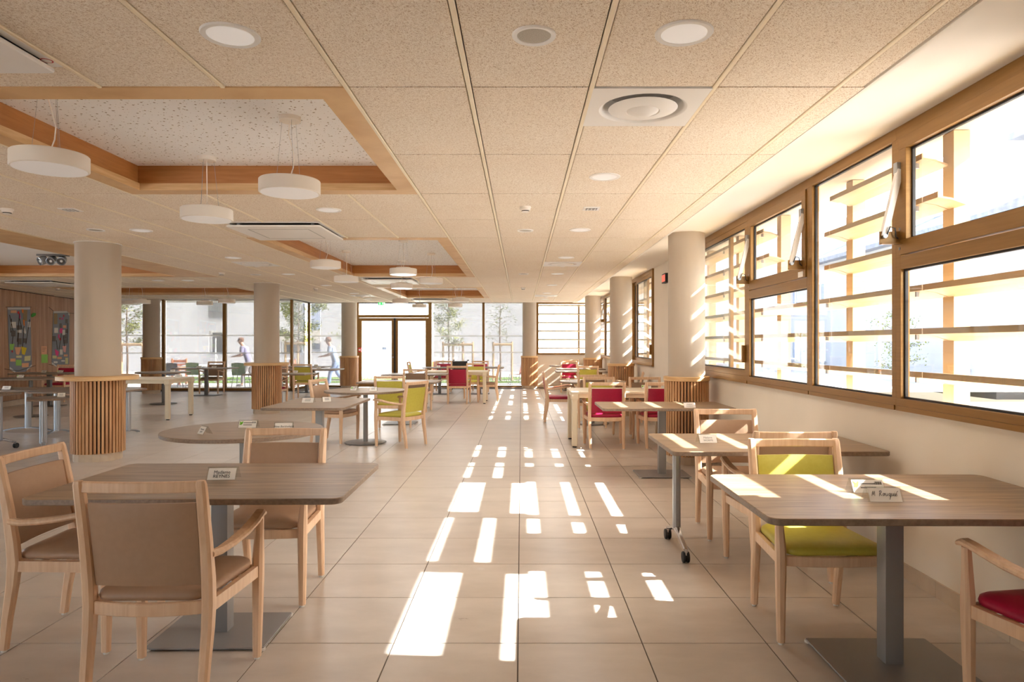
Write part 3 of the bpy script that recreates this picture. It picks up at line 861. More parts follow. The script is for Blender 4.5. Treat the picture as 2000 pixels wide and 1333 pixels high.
# air-conditioning cassettes: a frame flush with the ceiling and a lowered white panel
for (a, b, c, d), yc_, lb in zip(CASS, CY_, ('air cassette cut by the upper left corner of the frame', 'air cassette between the first and second recess', 'air cassette between the second and third recess', 'farthest air cassette beyond the third recess', 'air cassette above the timber wall at far left')):
    x, y = b - .506, yc_
    t = thing('air_cassette', 'white square ' + lb, 'air conditioner', (x, y, CEIL), 0, 'ceiling air cassettes')
    fr = MB().box(-.5, .5, -.5, -.46, -.006, .02).box(-.5, .5, .46, .5, -.006, .02).box(-.5, -.46, -.46, .46, -.006, .02).box(.46, .5, -.46, .46, -.006, .02)
    obj('frame', fr, M['white'], t, 0)
    box('recess', (-.46, .46, -.46, .46, .012, .02), M['gasket'], t)
    p = obj('panel', rplate(MB(), .975, .95, .02, -.046, -.026, .005), M['white'], t)
    fr = MB()
    for q in ((-.31, .31, -.32, -.314), (-.31, .31, .314, .32), (-.32, -.314, -.32, .32), (.314, .32, -.32, .32)): fr.box(*q, -.0475, -.046)
    obj('groove', fr, M['greymetal'], p, 0)
    obj('hanger', MB().box(-.4, -.37, -.4, -.37, -.026, .012).box(.37, .4, -.4, -.37, -.026, .012).box(-.4, -.37, .37, .4, -.026, .012).box(.37, .4, .37, .4, -.026, .012), M['greymetal'], t, 0)
    if y < 4:
        s = obj('warning_sticker', MB().lathe([(.026, -.0066), (.026, -.0058)], 20, (.474, .43)), M['redplastic'], p)
        obj('sticker_face', MB().lathe([(.02, -.0072), (.02, -.0064)], 20, (.474, .43)), M['paper'], p)
# pendants
pd_body = MB().lathe([(.186, 0), (.19, .004), (.19, .080), (.185, .085), (.11, .087), (.10, .104), (.02, .106)], 48).mesh('drum', M['offwhite'])
pd_diff = MB().lathe([(.178, .006), (.178, -.0015), (.03, -.002)], 48).mesh('diffuser', M['pendant_led'])
pd_lit = pd_diff.copy(); pd_lit.materials.clear(); pd_lit.materials.append(emit('lit_pendant_diffuser', (1, .97, .92, 1), 1.2))
pd_can = MB().lathe([(.068, .50), (.068, .465), (.064, .46), (.02, .459)], 28).mesh('canopy', M['offwhite'])
def cords():
    mb = MB()
    for k in range(3):
        a = 2 * PI * k / 3 + .6
        mb.tube([(.085 * math.cos(a), .085 * math.sin(a), .10), (.05 * math.cos(a), .05 * math.sin(a), .462)], .0011, 4)
    return mb
pd_wire = cords().mesh('suspension_wire', M['alu'])
pd_cord = MB().tube([(.0, 0, .10), (.022, .0, .17), (.028, 0, .24), (.012, 0, .31), (-.008, 0, .38), (0, 0, .462)], .0035, 6).mesh('power_cord', M['offwhite'])
PEND = [(98, 3.82, .41, 'drum pendant at the left, nearest the camera in the near recess'), (566, 4.43, .41, 'drum pendant on the right in the near recess'), (404, 5.38, .41, 'drum pendant at the back left of the near recess'),
        (636, 8.8, 0, 'drum pendant at the front left of the second recess'), (676.5, 10.8, 0, 'drum pendant at the back left of the second recess'), (787.5, 9.68, 0, 'glowing drum pendant near the middle of the second recess'),
        (842, 11.1, 0, 'drum pendant at the back right of the second recess'), (784.5, 12.1, 0, 'glowing drum pendant hanging lowest before the third recess'),
        (900, 15.9, 0, 'drum pendant at the front right of the third recess'), (782, 16.4, 0, 'drum pendant at the left of the third recess, above the door'), (819, 18.4, 0, 'drum pendant over the right door leaf'), (889, 18.2, 0, 'drum pendant just right of the door frame'),
        (277, 16.6, 0, 'drum pendant in the left recess beside the far left column'), (253, 17.0, 0, 'drum pendant half hidden by the nearest left column'), (400, 17.2, 0, 'drum pendant in the left recess, left of a pair'), (443, 16.4, 0, 'drum pendant in the left recess, right of a pair beside the second column')]
for px, y, _, lb in PEND:
    x = (px - CX) * y / F
    t = thing('pendant_lamp', 'white ' + lb, 'pendant lamp', (x, y, 2.41), random.uniform(0, 3), 'white drum pendant lamps')
    for n, m_ in (('drum', pd_body), ('diffuser', pd_lit if 'glowing' in lb or 'lowest' in lb else pd_diff), ('canopy', pd_can), ('suspension_wire', pd_wire), ('power_cord', pd_cord)): link(n, m_, t)
    if y > 6: lamp(t, .17, -.004, LW * (.6 if x < -5 else 1))
# spotlight bar in the left recess
t = thing('spotlight_bar', 'grey bar with three round spotlights on white recess ceiling', 'spotlight', (-7.62, 11.25, 2.90))
box('mounting_plate', (-.24, .24, -.05, .05, -.03, 0), M['greydark'], t, bev=.004)
for k, (x, ry) in enumerate(((-.15, -.5), (.0, .1), (.16, .35))):
    m_ = Matrix.Translation((x, -.02, -.10)) @ Matrix.Rotation(ry, 4, 'Z') @ Matrix.Rotation(-1.15, 4, 'X')
    mb = MB().lathe([(.062, .05), (.068, .0), (.068, -.06), (.06, -.062), (.05, -.03)], 20); mb.bm.transform(m_)
    h = obj('spot_head', mb, M['alu'], t)
    mb = MB().lathe([(.05, -.035), (.05, -.04)], 16); mb.bm.transform(m_); obj('lens', mb, M['greydark'], h)
    mb = MB().lathe([(.02, -.042), (.02, -.05)], 12); mb.bm.transform(m_); obj('reflector', mb, M['white'], h)
    obj('arm', MB().tube([(x, 0, -.03), (x, -.01, -.07)], .012, 8), M['alu'], t)

# wall display
t = thing('wall_display', 'small black box with a red lit display on the cream pier', 'display', (WX, 11.2, 2.505))
box('housing', (-.065, 0, -.14, .14, -.075, .075), M['black'], t, bev=.004)
box('screen', (-.067, -.065, -.12, .12, -.055, .055), M['red_led'], t)

# ------------------------------------------------------------------ furniture: chairs
def arm_pts(sx):
    x = sx * .268
    return [(sx * .245, -.232, .618), (sx * .256, -.17, .615), (x, -.08, .622), (x + sx * .012, .03, .638), (x + sx * .016, .12, .656), (x + sx * .012, .19, .668), (x + sx * .006, .235, .670), (x + sx * .004, .262, .660)]
def rear_leg(sx):
    pts = [(sx * .225, -.268, .012), (sx * .228, -.250, .16), (sx * .231, -.224, .32), (sx * .232, -.215, .42), (sx * .233, -.222, .52), (sx * .233, -.245, .68), (sx * .233, -.275, .84), (sx * .233, -.288, .905), (sx * .233, -.291, .920)]
    sz = [(.034, .038), (.038, .044), (.042, .052), (.044, .058), (.044, .055), (.042, .048), (.040, .042), (.038, .038), (.030, .028)]
    return MB().sweep(pts, sz, 'z', .25)
def front_leg(sx):
    pts = [(sx * .262, .222, .012), (sx * .264, .225, .2), (sx * .265, .228, .38), (sx * .266, .228, .46), (sx * .270, .226, .56), (sx * .274, .226, .652)]
    sz = [(.034, .036), (.041, .043), (.047, .049), (.047, .049), (.038, .036), (.032, .030)]
    return MB().sweep(pts, sz, 'z', .25)
def armrest(sx):
    sz = [(.030, .030), (.040, .028), (.050, .026), (.054, .026), (.054, .026), (.052, .026), (.050, .028), (.042, .020)]
    return MB().sweep(arm_pts(sx), sz, 'y', .32)
def seat_mb():
    def ring(i, z, n=6):
        out = []
        for x, y in rrect(.47 - 2 * i, .465 - 2 * i, max(.07 - i * .7, .01), n, 0, .005):
            k = 1.0 + .07 * (y / .23)           # wider at the front
            yy = y + (.022 * (1 - (x / .235) ** 2) if y > 0 else 0)
            out.append((x * k, yy, z))
        return out
    return MB().loft([ring(.02, .428), ring(.004, .434), ring(0, .448), ring(.004, .462), ring(.02, .472), ring(.06, .481), ring(.12, .486), ring(.18, .488)])
def back_y(z): return -.215 - .078 * max(0, (z - .45) / .47) ** 1.15
def backpad_mb():
    nx, nz = 9, 8
    mb = MB(); w = .206
    def p(i, j, s):
        u = -1 + 2 * i / nx; v = j / nz
        z = .497 + .334 * v
        bow = .018 * (1 - u * u)
        edge = min(1, (1 - abs(u)) * 7, v * 7 + .0, (1 - v) * 7)
        t = .008 + .010 * max(0, min(1, edge))
        x = u * w
        return (x, back_y(z) - bow + s * t + .004, z)
    for s in (1, -1):
        g = [[mb.bm.verts.new(p(i, j, s)) for j in range(nz + 1)] for i in range(nx + 1)]
        for i in range(nx):
            for j in range(nz): mb.face((g[i][j], g[i + 1][j], g[i + 1][j + 1], g[i][j + 1]))
        if s == 1: A = g
        else: B = g
    per = [(i, 0) for i in range(nx)] + [(nx, j) for j in range(nz)] + [(i, nz) for i in range(nx, 0, -1)] + [(0, j) for j in range(nz, 0, -1)]
    for k in range(len(per)):
        a, b = per[k], per[(k + 1) % len(per)]
        mb.face((A[a[0]][a[1]], A[b[0]][b[1]], B[b[0]][b[1]], B[a[0]][a[1]]))
    return mb
def bowed(x0, x1, yb, bow, z, h, t, n=8, yoff=None):
    pts = []; sz = []
    for i in range(n + 1):
        u = -1 + 2 * i / n
        pts.append((x0 + (x1 - x0) * i / n, yb + bow * (1 - u * u), z)); sz.append((t, h))
    return MB().sweep(pts, sz, 'x', .18)
CH = dict(rear=[rear_leg(s).mesh('leg', M['beech']) for s in (-1, 1)], front=[front_leg(s).mesh('leg', M['beech']) for s in (-1, 1)],
          arm=[armrest(s).mesh('armrest', M['beech']) for s in (-1, 1)], top=bowed(-.222, .222, -.285, -.020, .896, .043, .024).mesh('top_rail', M['beech']))
fr = bowed(-.225, .225, -.215, -.035, .408, .052, .022)
fr2 = bowed(-.255, .255, .222, .028, .405, .050, .024)
tmp = fr2.mesh('tmp', M['beech']); fr.bm.from_mesh(tmp); bpy.data.meshes.remove(tmp)
for s in (-1, 1): fr.bar((s * .232, -.205, .406), (s * .262, .22, .406), .024, .050)
for y in (-.09, .1): fr.bar((-.235, y, .415), (.235, y, .415), .03, .02)
CH['frame'] = fr.mesh('seat_frame', M['beech'])
CH['gr'] = [MB().lathe([(.011, 0), (.013, .003), (.013, .016)], 12, (s * .225, -.268)).mesh('glide', M['glide']) for s in (-1, 1)]
CH['gf'] = [MB().lathe([(.011, 0), (.013, .003), (.013, .016)], 12, (s * .262, .222)).mesh('glide', M['glide']) for s in (-1, 1)]
seat0, back0 = seat_mb().mesh('seat', M['red'], 60), backpad_mb().mesh('backrest', M['red'], 60)
proto = {}
FABRIC = dict(tan='tanleather', brown='brownleather', lime='lime', red='red')
def chair(x, y, deg, fabric, label, lean=0):
    if fabric not in proto:
        t = thing('dining_chair', label, 'chair', (x, y, 0), math.radians(deg), 'beech dining armchairs')
        for nm, base in (('seat', seat0), ('backrest', back0)):
            me = base.copy(); me.name = nm; me.materials.clear(); me.materials.append(M[FABRIC[fabric]]); link(nm, me, t)
        link('seat_frame', CH['frame'], t); link('top_rail', CH['top'], t)
        for k in (0, 1):
            link('armrest', CH['arm'][k], t)
            link('glide', CH['gr'][k], link('leg', CH['rear'][k], t))
            link('glide', CH['gf'][k], link('leg', CH['front'][k], t))
        proto[fabric] = t
        return t
    return dup(proto[fabric], label, (x, y, 0), math.radians(deg))
# deg 0 faces away from the camera, 180 faces the camera, 90 faces left, -90 faces right
CHAIRS = [
 (-1.47, 2.945, 1, 'tan', 'beige armchair seen from behind, nearest the camera at the left table'),
 (-2.165, 3.475, -88, 'tan', 'beige armchair at the left end of the nearest left table'),
 (-1.465, 4.02, 180, 'tan', 'beige armchair on the far side of the nearest left table'),
 (1.51, 3.545, 180, 'lime', 'lime green armchair behind the nearest right table'),
 (1.645, 4.44, 0, 'tan', 'beige armchair back to back with the lime chair, at the rolling table'),
 (1.645, 5.29, 180, 'tan', 'beige armchair on the far side of the rolling table'),
 (2.045, 2.52, 9, 'red', 'raspberry red armchair cut by the lower right corner'),
 (-2.74, 10.2, -103, 'tan', 'pale beige armchair left of the round pedestal table'),
 (-1.70, 9.77, 62, 'lime', 'lime yellow armchair turned sideways right of the round pedestal table'),
 (-2.15, 11.55, 0, 'lime', 'lime armchair behind the round pedestal table, facing away'),
 (-2.21, 14.68, 0, 'brown', 'brown armchair facing away, in line with the right door leaf'),
 (-1.515, 16.66, 0, 'red', 'raspberry armchair facing away at the left cream table'),
 (-1.22, 18.25, 180, 'lime', 'lime armchair facing the camera behind the left cream table'),
 (-.84, 17.22, 90, 'tan', 'pale sunlit armchair side-on at the right end of the left cream table'),
 (-2.35, 20.72, 180, 'red', 'raspberry armchair at the far table right of the doors'),
 (-1.24, 20.75, 180, 'red', 'raspberry armchair at the far grey table, rightmost by the glazing'),
 (-2.98, 20.05, -90, 'lime', 'lime armchair side-on in front of the right door leaf'),
 (1.17, 9.70, 0, 'red', 'raspberry armchair facing away at the right cream table, left of two'),
 (1.94, 9.70, 0, 'red', 'raspberry armchair half hidden by the nearest right column'),
 (1.23, 10.66, 180, 'lime', 'lime armchair facing the camera across the right cream table'),
 (1.95, 10.64, 180, 'brown', 'brown armchair facing the camera across the right cream table'),
 (.70, 12.85, -90, 'red', 'raspberry armchair side-on at the left of the right round table'),
 (1.21, 12.02, 0, 'brown', 'brown armchair facing away at the right round table'),
 (1.95, 12.75, 80, 'brown', 'brown armchair against the window wall at the right round table'),
 (1.58, 16.62, 0, 'lime', 'lime armchair facing away, left of the second right column'),
 (1.43, 20.45, 180, 'red', 'raspberry armchair with a sun patch on its seat, far right'),
 (1.62, 22.25, 180, 'tan', 'beige armchair against the end wall under the louvred window'),
 (-5.65, 18.10, 0, 'lime', 'lime armchair just right of the second left column'),
 (-5.57, 15.42, 0, 'red', 'raspberry armchair mostly hidden by the second left column'),
 (-5.95, 16.62, 180, 'brown', 'brown armchair behind the table at the second left column'),
 (-8.95, 20.02, 180, 'brown', 'brown armchair in front of the left glazing beside the dark post'),
 (-11.42, 17.1, 180, 'red', 'raspberry armchair by the timber wall under the right poster'),
]
for c in CHAIRS: chair(*c)

# ------------------------------------------------------------------ furniture: tables
TH = .77
def top_mesh(w, d, r, top=TH, th=.028):
    return rplate(MB(), w, d, r, top - th, top, .003, 6)
def round_mesh(rad, top=TH, th=.03):
    return MB().lathe([(rad - .004, top - th), (rad, top - th + .004), (rad, top - .003), (rad - .003, top)], 64)
def paint_edge(me, e):
    me.materials.append(M[e])
    for p in me.polygons:
        if abs(p.normal.z) < .7: p.material_index = 1
    return me
def table_top(mb, m, e):
    me = paint_edge(mb.mesh('tabletop', M[m]), e)
    return me
def pedestal_table(x, y, w, d, label, rz=0, dark=False, r=.05, base=(.56, .44)):
    t = thing('pedestal_table', label, 'table', (x, y, 0), math.radians(rz), 'rectangular pedestal tables')
    link('tabletop', table_top(top_mesh(w, d, r), 'laminate_dark' if dark else 'laminate', 'laminate_edge'), t)
    m_ = M['greydark'] if dark else M['greymetal']
    obj('post', MB().box(-.04, .04, -.04, .04, .015, TH - .034, bev=.003), m_, t)
    obj('top_plate', MB().box(-.2, .2, -.16, .16, TH - .035, TH - .0285), m_, t, 0)
    b = obj('base_plate', rplate(MB(), base[0], base[1], .012, .008, .017, .002), m_, t)
    for sx in (-1, 1):
        for sy in (-1, 1): obj('glide', MB().lathe([(.016, 0), (.018, .003), (.018, .012)], 12, (sx * (base[0] / 2 - .012), sy * (base[1] / 2 - .012))), M['glide'], b)
    return t
def round_table(x, y, rad, label, rb=.30, dark=False):
    t = thing('round_table', label, 'table', (x, y, 0), 0, 'round pedestal tables')
    link('tabletop', table_top(round_mesh(rad), 'laminate_dark' if dark else 'laminate', 'laminate_edge'), t)
    m_ = M['greydark'] if dark else M['greymetal']
    obj('post', MB().lathe([(.034, .018), (.034, TH - .036)], 24), m_, t)
    obj('top_plate', MB().lathe([(.18, TH - .036), (.18, TH - .0305)], 24), m_, t)
    b = obj('base_plate', MB().lathe([(rb - .004, .008), (rb, .010), (rb, .014), (rb - .01, .018), (.05, .022)], 40), m_, t)
    for k in range(4): obj('glide', MB().lathe([(.014, 0), (.016, .003), (.016, .012)], 10, ((rb - .02) * math.cos(.8 + k * PI / 2), (rb - .02) * math.sin(.8 + k * PI / 2))), M['glide'], b)
    return t
def cream_table(x, y, w, d, label, rz=0):
    t = thing('cream_table', label, 'table', (x, y, 0), math.radians(rz), 'cream four-legged tables')
    obj('tabletop', top_mesh(w, d, .03, .775, .03), M['cream'], t)
    fr = MB().box(-w / 2 + .03, w / 2 - .03, -d / 2 + .03, -d / 2 + .055, .69, .745).box(-w / 2 + .03, w / 2 - .03, d / 2 - .055, d / 2 - .03, .69, .745)
    fr.box(-w / 2 + .03, -w / 2 + .055, -d / 2 + .055, d / 2 - .055, .69, .745).box(w / 2 - .055, w / 2 - .03, -d / 2 + .055, d / 2 - .055, .69, .745)
    obj('apron', fr, M['cream'], t, 0)
    for sx in (-1, 1):
        for sy in (-1, 1):
            px, py = sx * (w / 2 - .055), sy * (d / 2 - .055)
            mb = MB().sweep([(px, py, .02), (px, py, .62), (px, py, .66), (px, py, .68), (px, py, .745)], [(.08, .08), (.08, .08), (.086, .086), (.108, .108), (.108, .108)], 'z', .12)
            lg = obj('leg', mb, M['cream'], t, 25)
            obj('foot', MB().lathe([(.03, 0), (.03, .02)], 16, (px, py)), M['black'], lg)
    return t
def caster(mb, x, y):
    prof = ((.012, -.022), (.034, -.022), (.037, -.018), (.037, -.006), (.028, -.004), (.028, .004), (.037, .006), (.037, .018), (.034, .022), (.012, .022))
    return mb.loft([[(x + p, y + r * math.cos(2 * PI * i / 18), .037 + r * math.sin(2 * PI * i / 18)) for i in range(18)] for r, p in prof])
def rolling_table(x, y, w, d, label, legx):
    t = thing('rolling_table', label, 'table', (x, y, 0), 0, 'rolling flip-top tables')
    link('tabletop', table_top(top_mesh(w, d, .04), 'laminate', 'laminate_edge'), t)
    obj('support_beam', MB().box(-legx, legx, .05, .09, TH - .07, TH - .029, bev=.004), M['greydark'], t)
    for sx in (-1, 1):
        px = sx * legx
        lg = obj('leg', MB().sweep([(px, .07, .15), (px, .07, TH - .03)], [(.05, .062)] * 2, 'z', .3), M['alu'], t, 25)
        ft = MB()
        for sy in (-1, 1):
            ye = .07 + sy * .28
            ft.sweep([(px, .07 - sy * .02, .16), (px, .07 + sy * .06, .152), (px, .07 + sy * .16, .118), (px, ye, .088)], [(.048, .05), (.042, .038), (.034, .028), (.03, .02)], 'y', .3)
            ft.tube([(px, ye, .095), (px, ye, .05)], .011, 8)
        obj('foot', ft, M['chrome'], lg, 40)
        for sy in (-1, 1): obj('caster', caster(MB(), px, .07 + sy * .28 + .012), M['black'], lg, 40)
    return t
def tfoot_table(x, y, w, d, top, legs, label, rz=0, foot=.62):
    t = thing('adjustable_table', label, 'table', (x, y, 0), math.radians(rz), 'height-adjustable tables')
    link('tabletop', table_top(top_mesh(w, d, .06, top), 'laminate_dark', 'laminate_edge'), t)
    for lx, ly, ax in legs:
        lg = obj('leg', MB().lathe([(.046, .06), (.046, top - .03)], 24, (lx, ly)), M['alu'], t)
        mb = MB(); pts = []; sz = []
        for k in range(-4, 5):
            u = k / 4
            z = .070 - .052 * u * u
            pts.append((lx + (u * foot / 2 if ax == 'x' else 0), ly + (u * foot / 2 if ax == 'y' else 0), z)); sz.append((.07 - .02 * abs(u), .022) if ax == 'y' else (.07 - .02 * abs(u), .022))
        mb.sweep(pts, sz, ax, .3)
        f = obj('foot', mb, M['alu'], lg)
        for u in (-1, 1): obj('glide', MB().lathe([(.02, 0), (.02, .012)], 10, (lx + (u * (foot / 2 - .02) if ax == 'x' else 0), ly + (u * (foot / 2 - .02) if ax == 'y' else 0))), M['glide'], lg)
    return t

pedestal_table(-1.495, 3.46, 1.40, .905, 'grey-oak pedestal table nearest the camera on the left', .8, base=(.56, .43))
pedestal_table(1.665, 3.12, 1.40, .915, 'grey-oak pedestal table nearest the camera on the right', -.4, base=(.58, .47))
rolling_table(1.635, 4.76, 1.37, .88, 'rolling table with chrome castered feet behind the nearest right table', .55)
pedestal_table(1.55, 7.62, 1.40, .86, 'pedestal table in front of the nearest right column')
round_table(-2.19, 5.46, .60, 'round grey-oak table behind the nearest left table')
pedestal_table(-2.31, 7.93, .88, 1.36, 'narrow pedestal table set lengthwise in the second left row')
round_table(-2.27, 10.08, .585, 'round table with a grey disc base between two armchairs')
pedestal_table(-2.185, 12.5, 1.40, .93, 'pedestal table behind the lime armchair, left aisle')
pedestal_table(-2.36, 15.45, 1.40, .9, 'pedestal table in front of the glass doors')
cream_table(-1.58, 17.05, 1.5, .98, 'cream four-legged table at the far end of the left aisle')
pedestal_table(-2.33, 19.75, .88, .9, 'small pedestal table by the glazing right of the doors', dark=True)
pedestal_table(-1.19, 19.8, 1.38, .85, 'far grey pedestal table beside the end glazing', dark=True)
cream_table(1.41, 10.06, 1.44, .95, 'cream four-legged table in the right aisle')
round_table(1.29, 12.5, .60, 'round table with a dark disc base in the right aisle')
pedestal_table(1.54, 17.15, 1.38, .9, 'pedestal table between second and third right columns, nearer one')
pedestal_table(1.6, 18.75, 1.3, .8, 'pedestal table between second and third right columns, farther one')
pedestal_table(1.55, 21.35, 1.35, .8, 'farthest pedestal table at the right end wall', dark=True)
pedestal_table(-5.53, 18.4, 1.42, .98, 'pedestal table right of the second left column, farther one')
pedestal_table(-5.47, 15.7, 1.39, .95, 'pedestal table just behind the second left column')
pedestal_table(-6.35, 20.45, 1.3, .8, 'dark far table in front of the corner glazing', dark=True)
pedestal_table(-8.77, 19.25, 1.5, .9, 'dark pedestal table before the left glazing', dark=True, base=(.72, .44))
round_table(-8.57, 16.55, .60, 'round dark table before the far left column', dark=True, rb=.30)
cream_table(-7.35, 13.52, 1.45, 1.02, 'cream table behind the nearest left column')
tfoot_table(-6.52, 9.78, .78, .62, .69, [(-.2, -.05, 'y')], 'small low table left of the nearest left column', 35, .5)
tfoot_table(-6.80, 10.86, 1.4, .9, .72, [(-.56, .1, 'y'), (.56, .1, 'y')], 'adjustable table behind the low table at the left')
tfoot_table(-8.1, 11.3, 1.1, .8, .71, [(0, .05, 'x')], 'adjustable table on a curved silver foot at the left edge', 0, .8)
round_table(-9.72, 13.7, .58, 'round dark table near the timber wall', dark=True, rb=.29)
pedestal_table(-10.92, 16.0, 1.4, .8, 'dark pedestal table along the timber wall', dark=True)
rolling_table(-7.62, 9.2, 1.36, .85, 'rolling table whose caster shows at the left edge', .63)

# ------------------------------------------------------------------ place cards
def handwriting(h, w):
    # pen strokes in units of x-height, one list per stroke
    u = lambda o: [(o, 1), (o + .05, .3), (o + .3, .0), (o + .55, .3), (o + .6, 1), (o + .62, .3), (o + .8, .05)]
    st = [[(0, 0), (.15, 1.1), (.3, 1.7), (.4, .6), (.5, .3), (.65, 1.2), (.85, 1.7), (.95, .8), (1.0, .0)],
          [(2.5, 0), (2.6, .9), (2.65, 1.8)], [(2.35, 1.6), (2.8, 1.9), (3.2, 1.6), (3.1, 1.15), (2.65, .9), (3.0, .4), (3.4, .05)],
          [(4.1, .8), (3.8, .95), (3.6, .5), (3.8, .05), (4.1, .2), (4.2, .7), (4.0, .95), (4.35, .8)],
          u(4.5), [(6.1, .9), (5.75, .95), (5.5, .5), (5.7, .05), (6.0, .3), (6.15, .95), (6.1, .0), (6.0, -1.1), (5.9, -1.2), (6.2, -.2), (6.4, .2)],
          u(6.45), [(7.4, .95), (7.42, .3), (7.6, .0), (7.75, .2)], [(7.45, 1.35), (7.5, 1.42)],
          [(7.75, .35), (8.2, .6), (8.1, .95), (7.85, .8), (7.85, .3), (8.05, .0), (8.4, .25)], [(8.1, 1.3), (8.6, 1.75)]]
    k = w / 9.2
    mb = MB()
    for q in st: mb.tube([((x + .22 * y - 4.4) * k, h * .40 + y * k, .0008) for x, y in q], .0009, 5)
    return mb
def card(x, y, z, w, rz, label, txt=None, logo=False, shear=0.0, size=.02, ink='ink', h=.062, fancy=None):
    t = thing('place_card', label, 'card', (x, y, z), math.radians(rz), 'acrylic place-card stands')
    s = .036; th = .0012
    mb = MB()
    mb.loft([[(sx * w / 2, yy, zz) for yy, zz in ((-s, 0), (-s + th, 0), (0, h - .003), (s - th, 0), (s, 0), (0, h))] for sx in (-1, 1)])
    obj('stand', mb, M['acrylic'], t, 0)
    tilt = math.atan2(h, s)
    e = obj('paper', MB().box(-w / 2 + .008, w / 2 - .008, 0, h * .98, -.0003, .0003), M['paper'], t, 0, loc=(0, -s - .0015, .002), rot=(tilt, 0, 0))
    if txt == 'pen':
        obj('lettering', handwriting(h, w * .78), M['ink'], e, 40)
    elif txt:
        lines = txt.split('\n')
        for k, ln in enumerate(lines):
            me = text_mesh(ln, size, M[ink], shear, .0002)
            link('lettering', me, e, (0, h * (.5 if len(lines) == 1 else .62 - .33 * k), .0009))
    elif fancy == 'lines' or logo:
        g = MB()
        for k in range(2): g.box(-w * .22, w * .22, h * (.34 + .3 * k), h * (.44 + .3 * k), .0005, .0008)
        obj('print_lines', g, M['greyink'], e, 0)
    if logo:
        g = MB().loft([[(-w / 2 + .012 + p * .03, h * .4 + q * .03, zz) for p, q in ((0, .05), (.55, .0), (.8, .35), (.95, .9), (.75, 1.0), (.5, .7), (.1, 1.0), (0, .9), (.2, .5))] for zz in (.0006, .001)])
        obj('logo', g, M['logo'], e, 0)
        g = MB()
        for k in range(9): g.box(w / 2 - .045 + k * .0035, w / 2 - .045 + k * .0035 + (.002 if k % 3 else .001), h * .62, h * .85, .0006, .001)
        obj('print_bars', g, M['ink'], e, 0)
    return t
card(1.56, 2.985, TH, .15, -3, 'handwritten place card at the front of the nearest right table', 'pen')
card(1.575, 3.16, TH, .155, -2, 'place card with a green logo behind the handwritten one on the nearest right table', logo=True)
card(1.27, 4.73, TH, .135, 5, 'printed place card on the rolling table', 'Madame\nWORMS', size=.018, ink='greyink')
card(1.77, 7.30, TH, .14, 6, 'place card on the pedestal table before the nearest right column', 'Madame\nMAURIAC', size=.018, ink='greyink')
card(-1.49, 3.46, TH, .15, 4, 'printed place card on the nearest left table', 'Madame\nREYNES', size=.024)
card(-2.37, 5.18, TH, .11, -42, 'leftmost place card on the round left table', 'Madame\nDEFF', size=.018)
card(-2.20, 5.58, TH, .155, 2, 'place card with green print on the round left table', logo=True)
card(-1.86, 5.42, TH, .145, 12, 'handwritten place card at the right of the round left table', 'Mme Bertholagie', shear=.25, size=.022)
card(-2.44, 7.93, TH, .15, -4, 'left place card on the lengthwise pedestal table', fancy='lines')
card(-2.27, 8.06, TH, .11, 25, 'right place card on the lengthwise pedestal table', fancy='lines')
card(-2.41, 10.0, TH, .12, -20, 'left place card with green print on the round table with disc base', logo=True)
card(-2.12, 9.9, TH, .12, 8, 'right place card on the round table with disc base', fancy='lines')
card(1.86, 10.3, .775, .16, 0, 'place card with a green logo on the right cream table', logo=True)
card(.86, 12.62, TH, .1, 80, 'edge-on place card on the right round table', fancy='lines')
card(-6.80, 13.72, .775, .15, 6, 'place card on the cream table behind the nearest left column', fancy='lines')
card(-8.32, 16.5, TH, .12, 30, 'place card on the round dark table before the far left column', fancy='lines')
card(-8.92, 19.15, TH, .15, 0, 'left place card on the dark table before the left glazing', fancy='lines')
card(-8.50, 19.15, TH, .15, 0, 'right place card on the dark table before the left glazing', fancy='lines')
card(-5.42, 18.5, TH, .12, 20, 'place card on the farther table right of the second left column', fancy='lines')
card(-5.20, 15.95, TH, .12, 0, 'place card on the table just behind the second left column', fancy='lines')
card(-6.05, 20.4, TH, .12, 0, 'place card on the dark far table at the corner glazing', fancy='lines')
card(-6.55, 9.85, .69, .11, 25, 'white place card on the low left table', fancy='lines')
card(-8.25, 11.1, .71, .15, 0, 'white place card at the left edge on the adjustable table', fancy='lines')
card(-9.95, 13.75, TH, .15, 5, 'place card with green print on the round table by the timber wall', logo=True)
card(-11.1, 16.1, TH, .13, 0, 'left place card on the table along the timber wall', fancy='lines')
card(-10.72, 16.1, TH, .15, 0, 'right place card on the table along the timber wall', logo=True)
card(-2.36, 19.7, TH, .12, 10, 'white place card on the small far table right of the doors', fancy='lines')

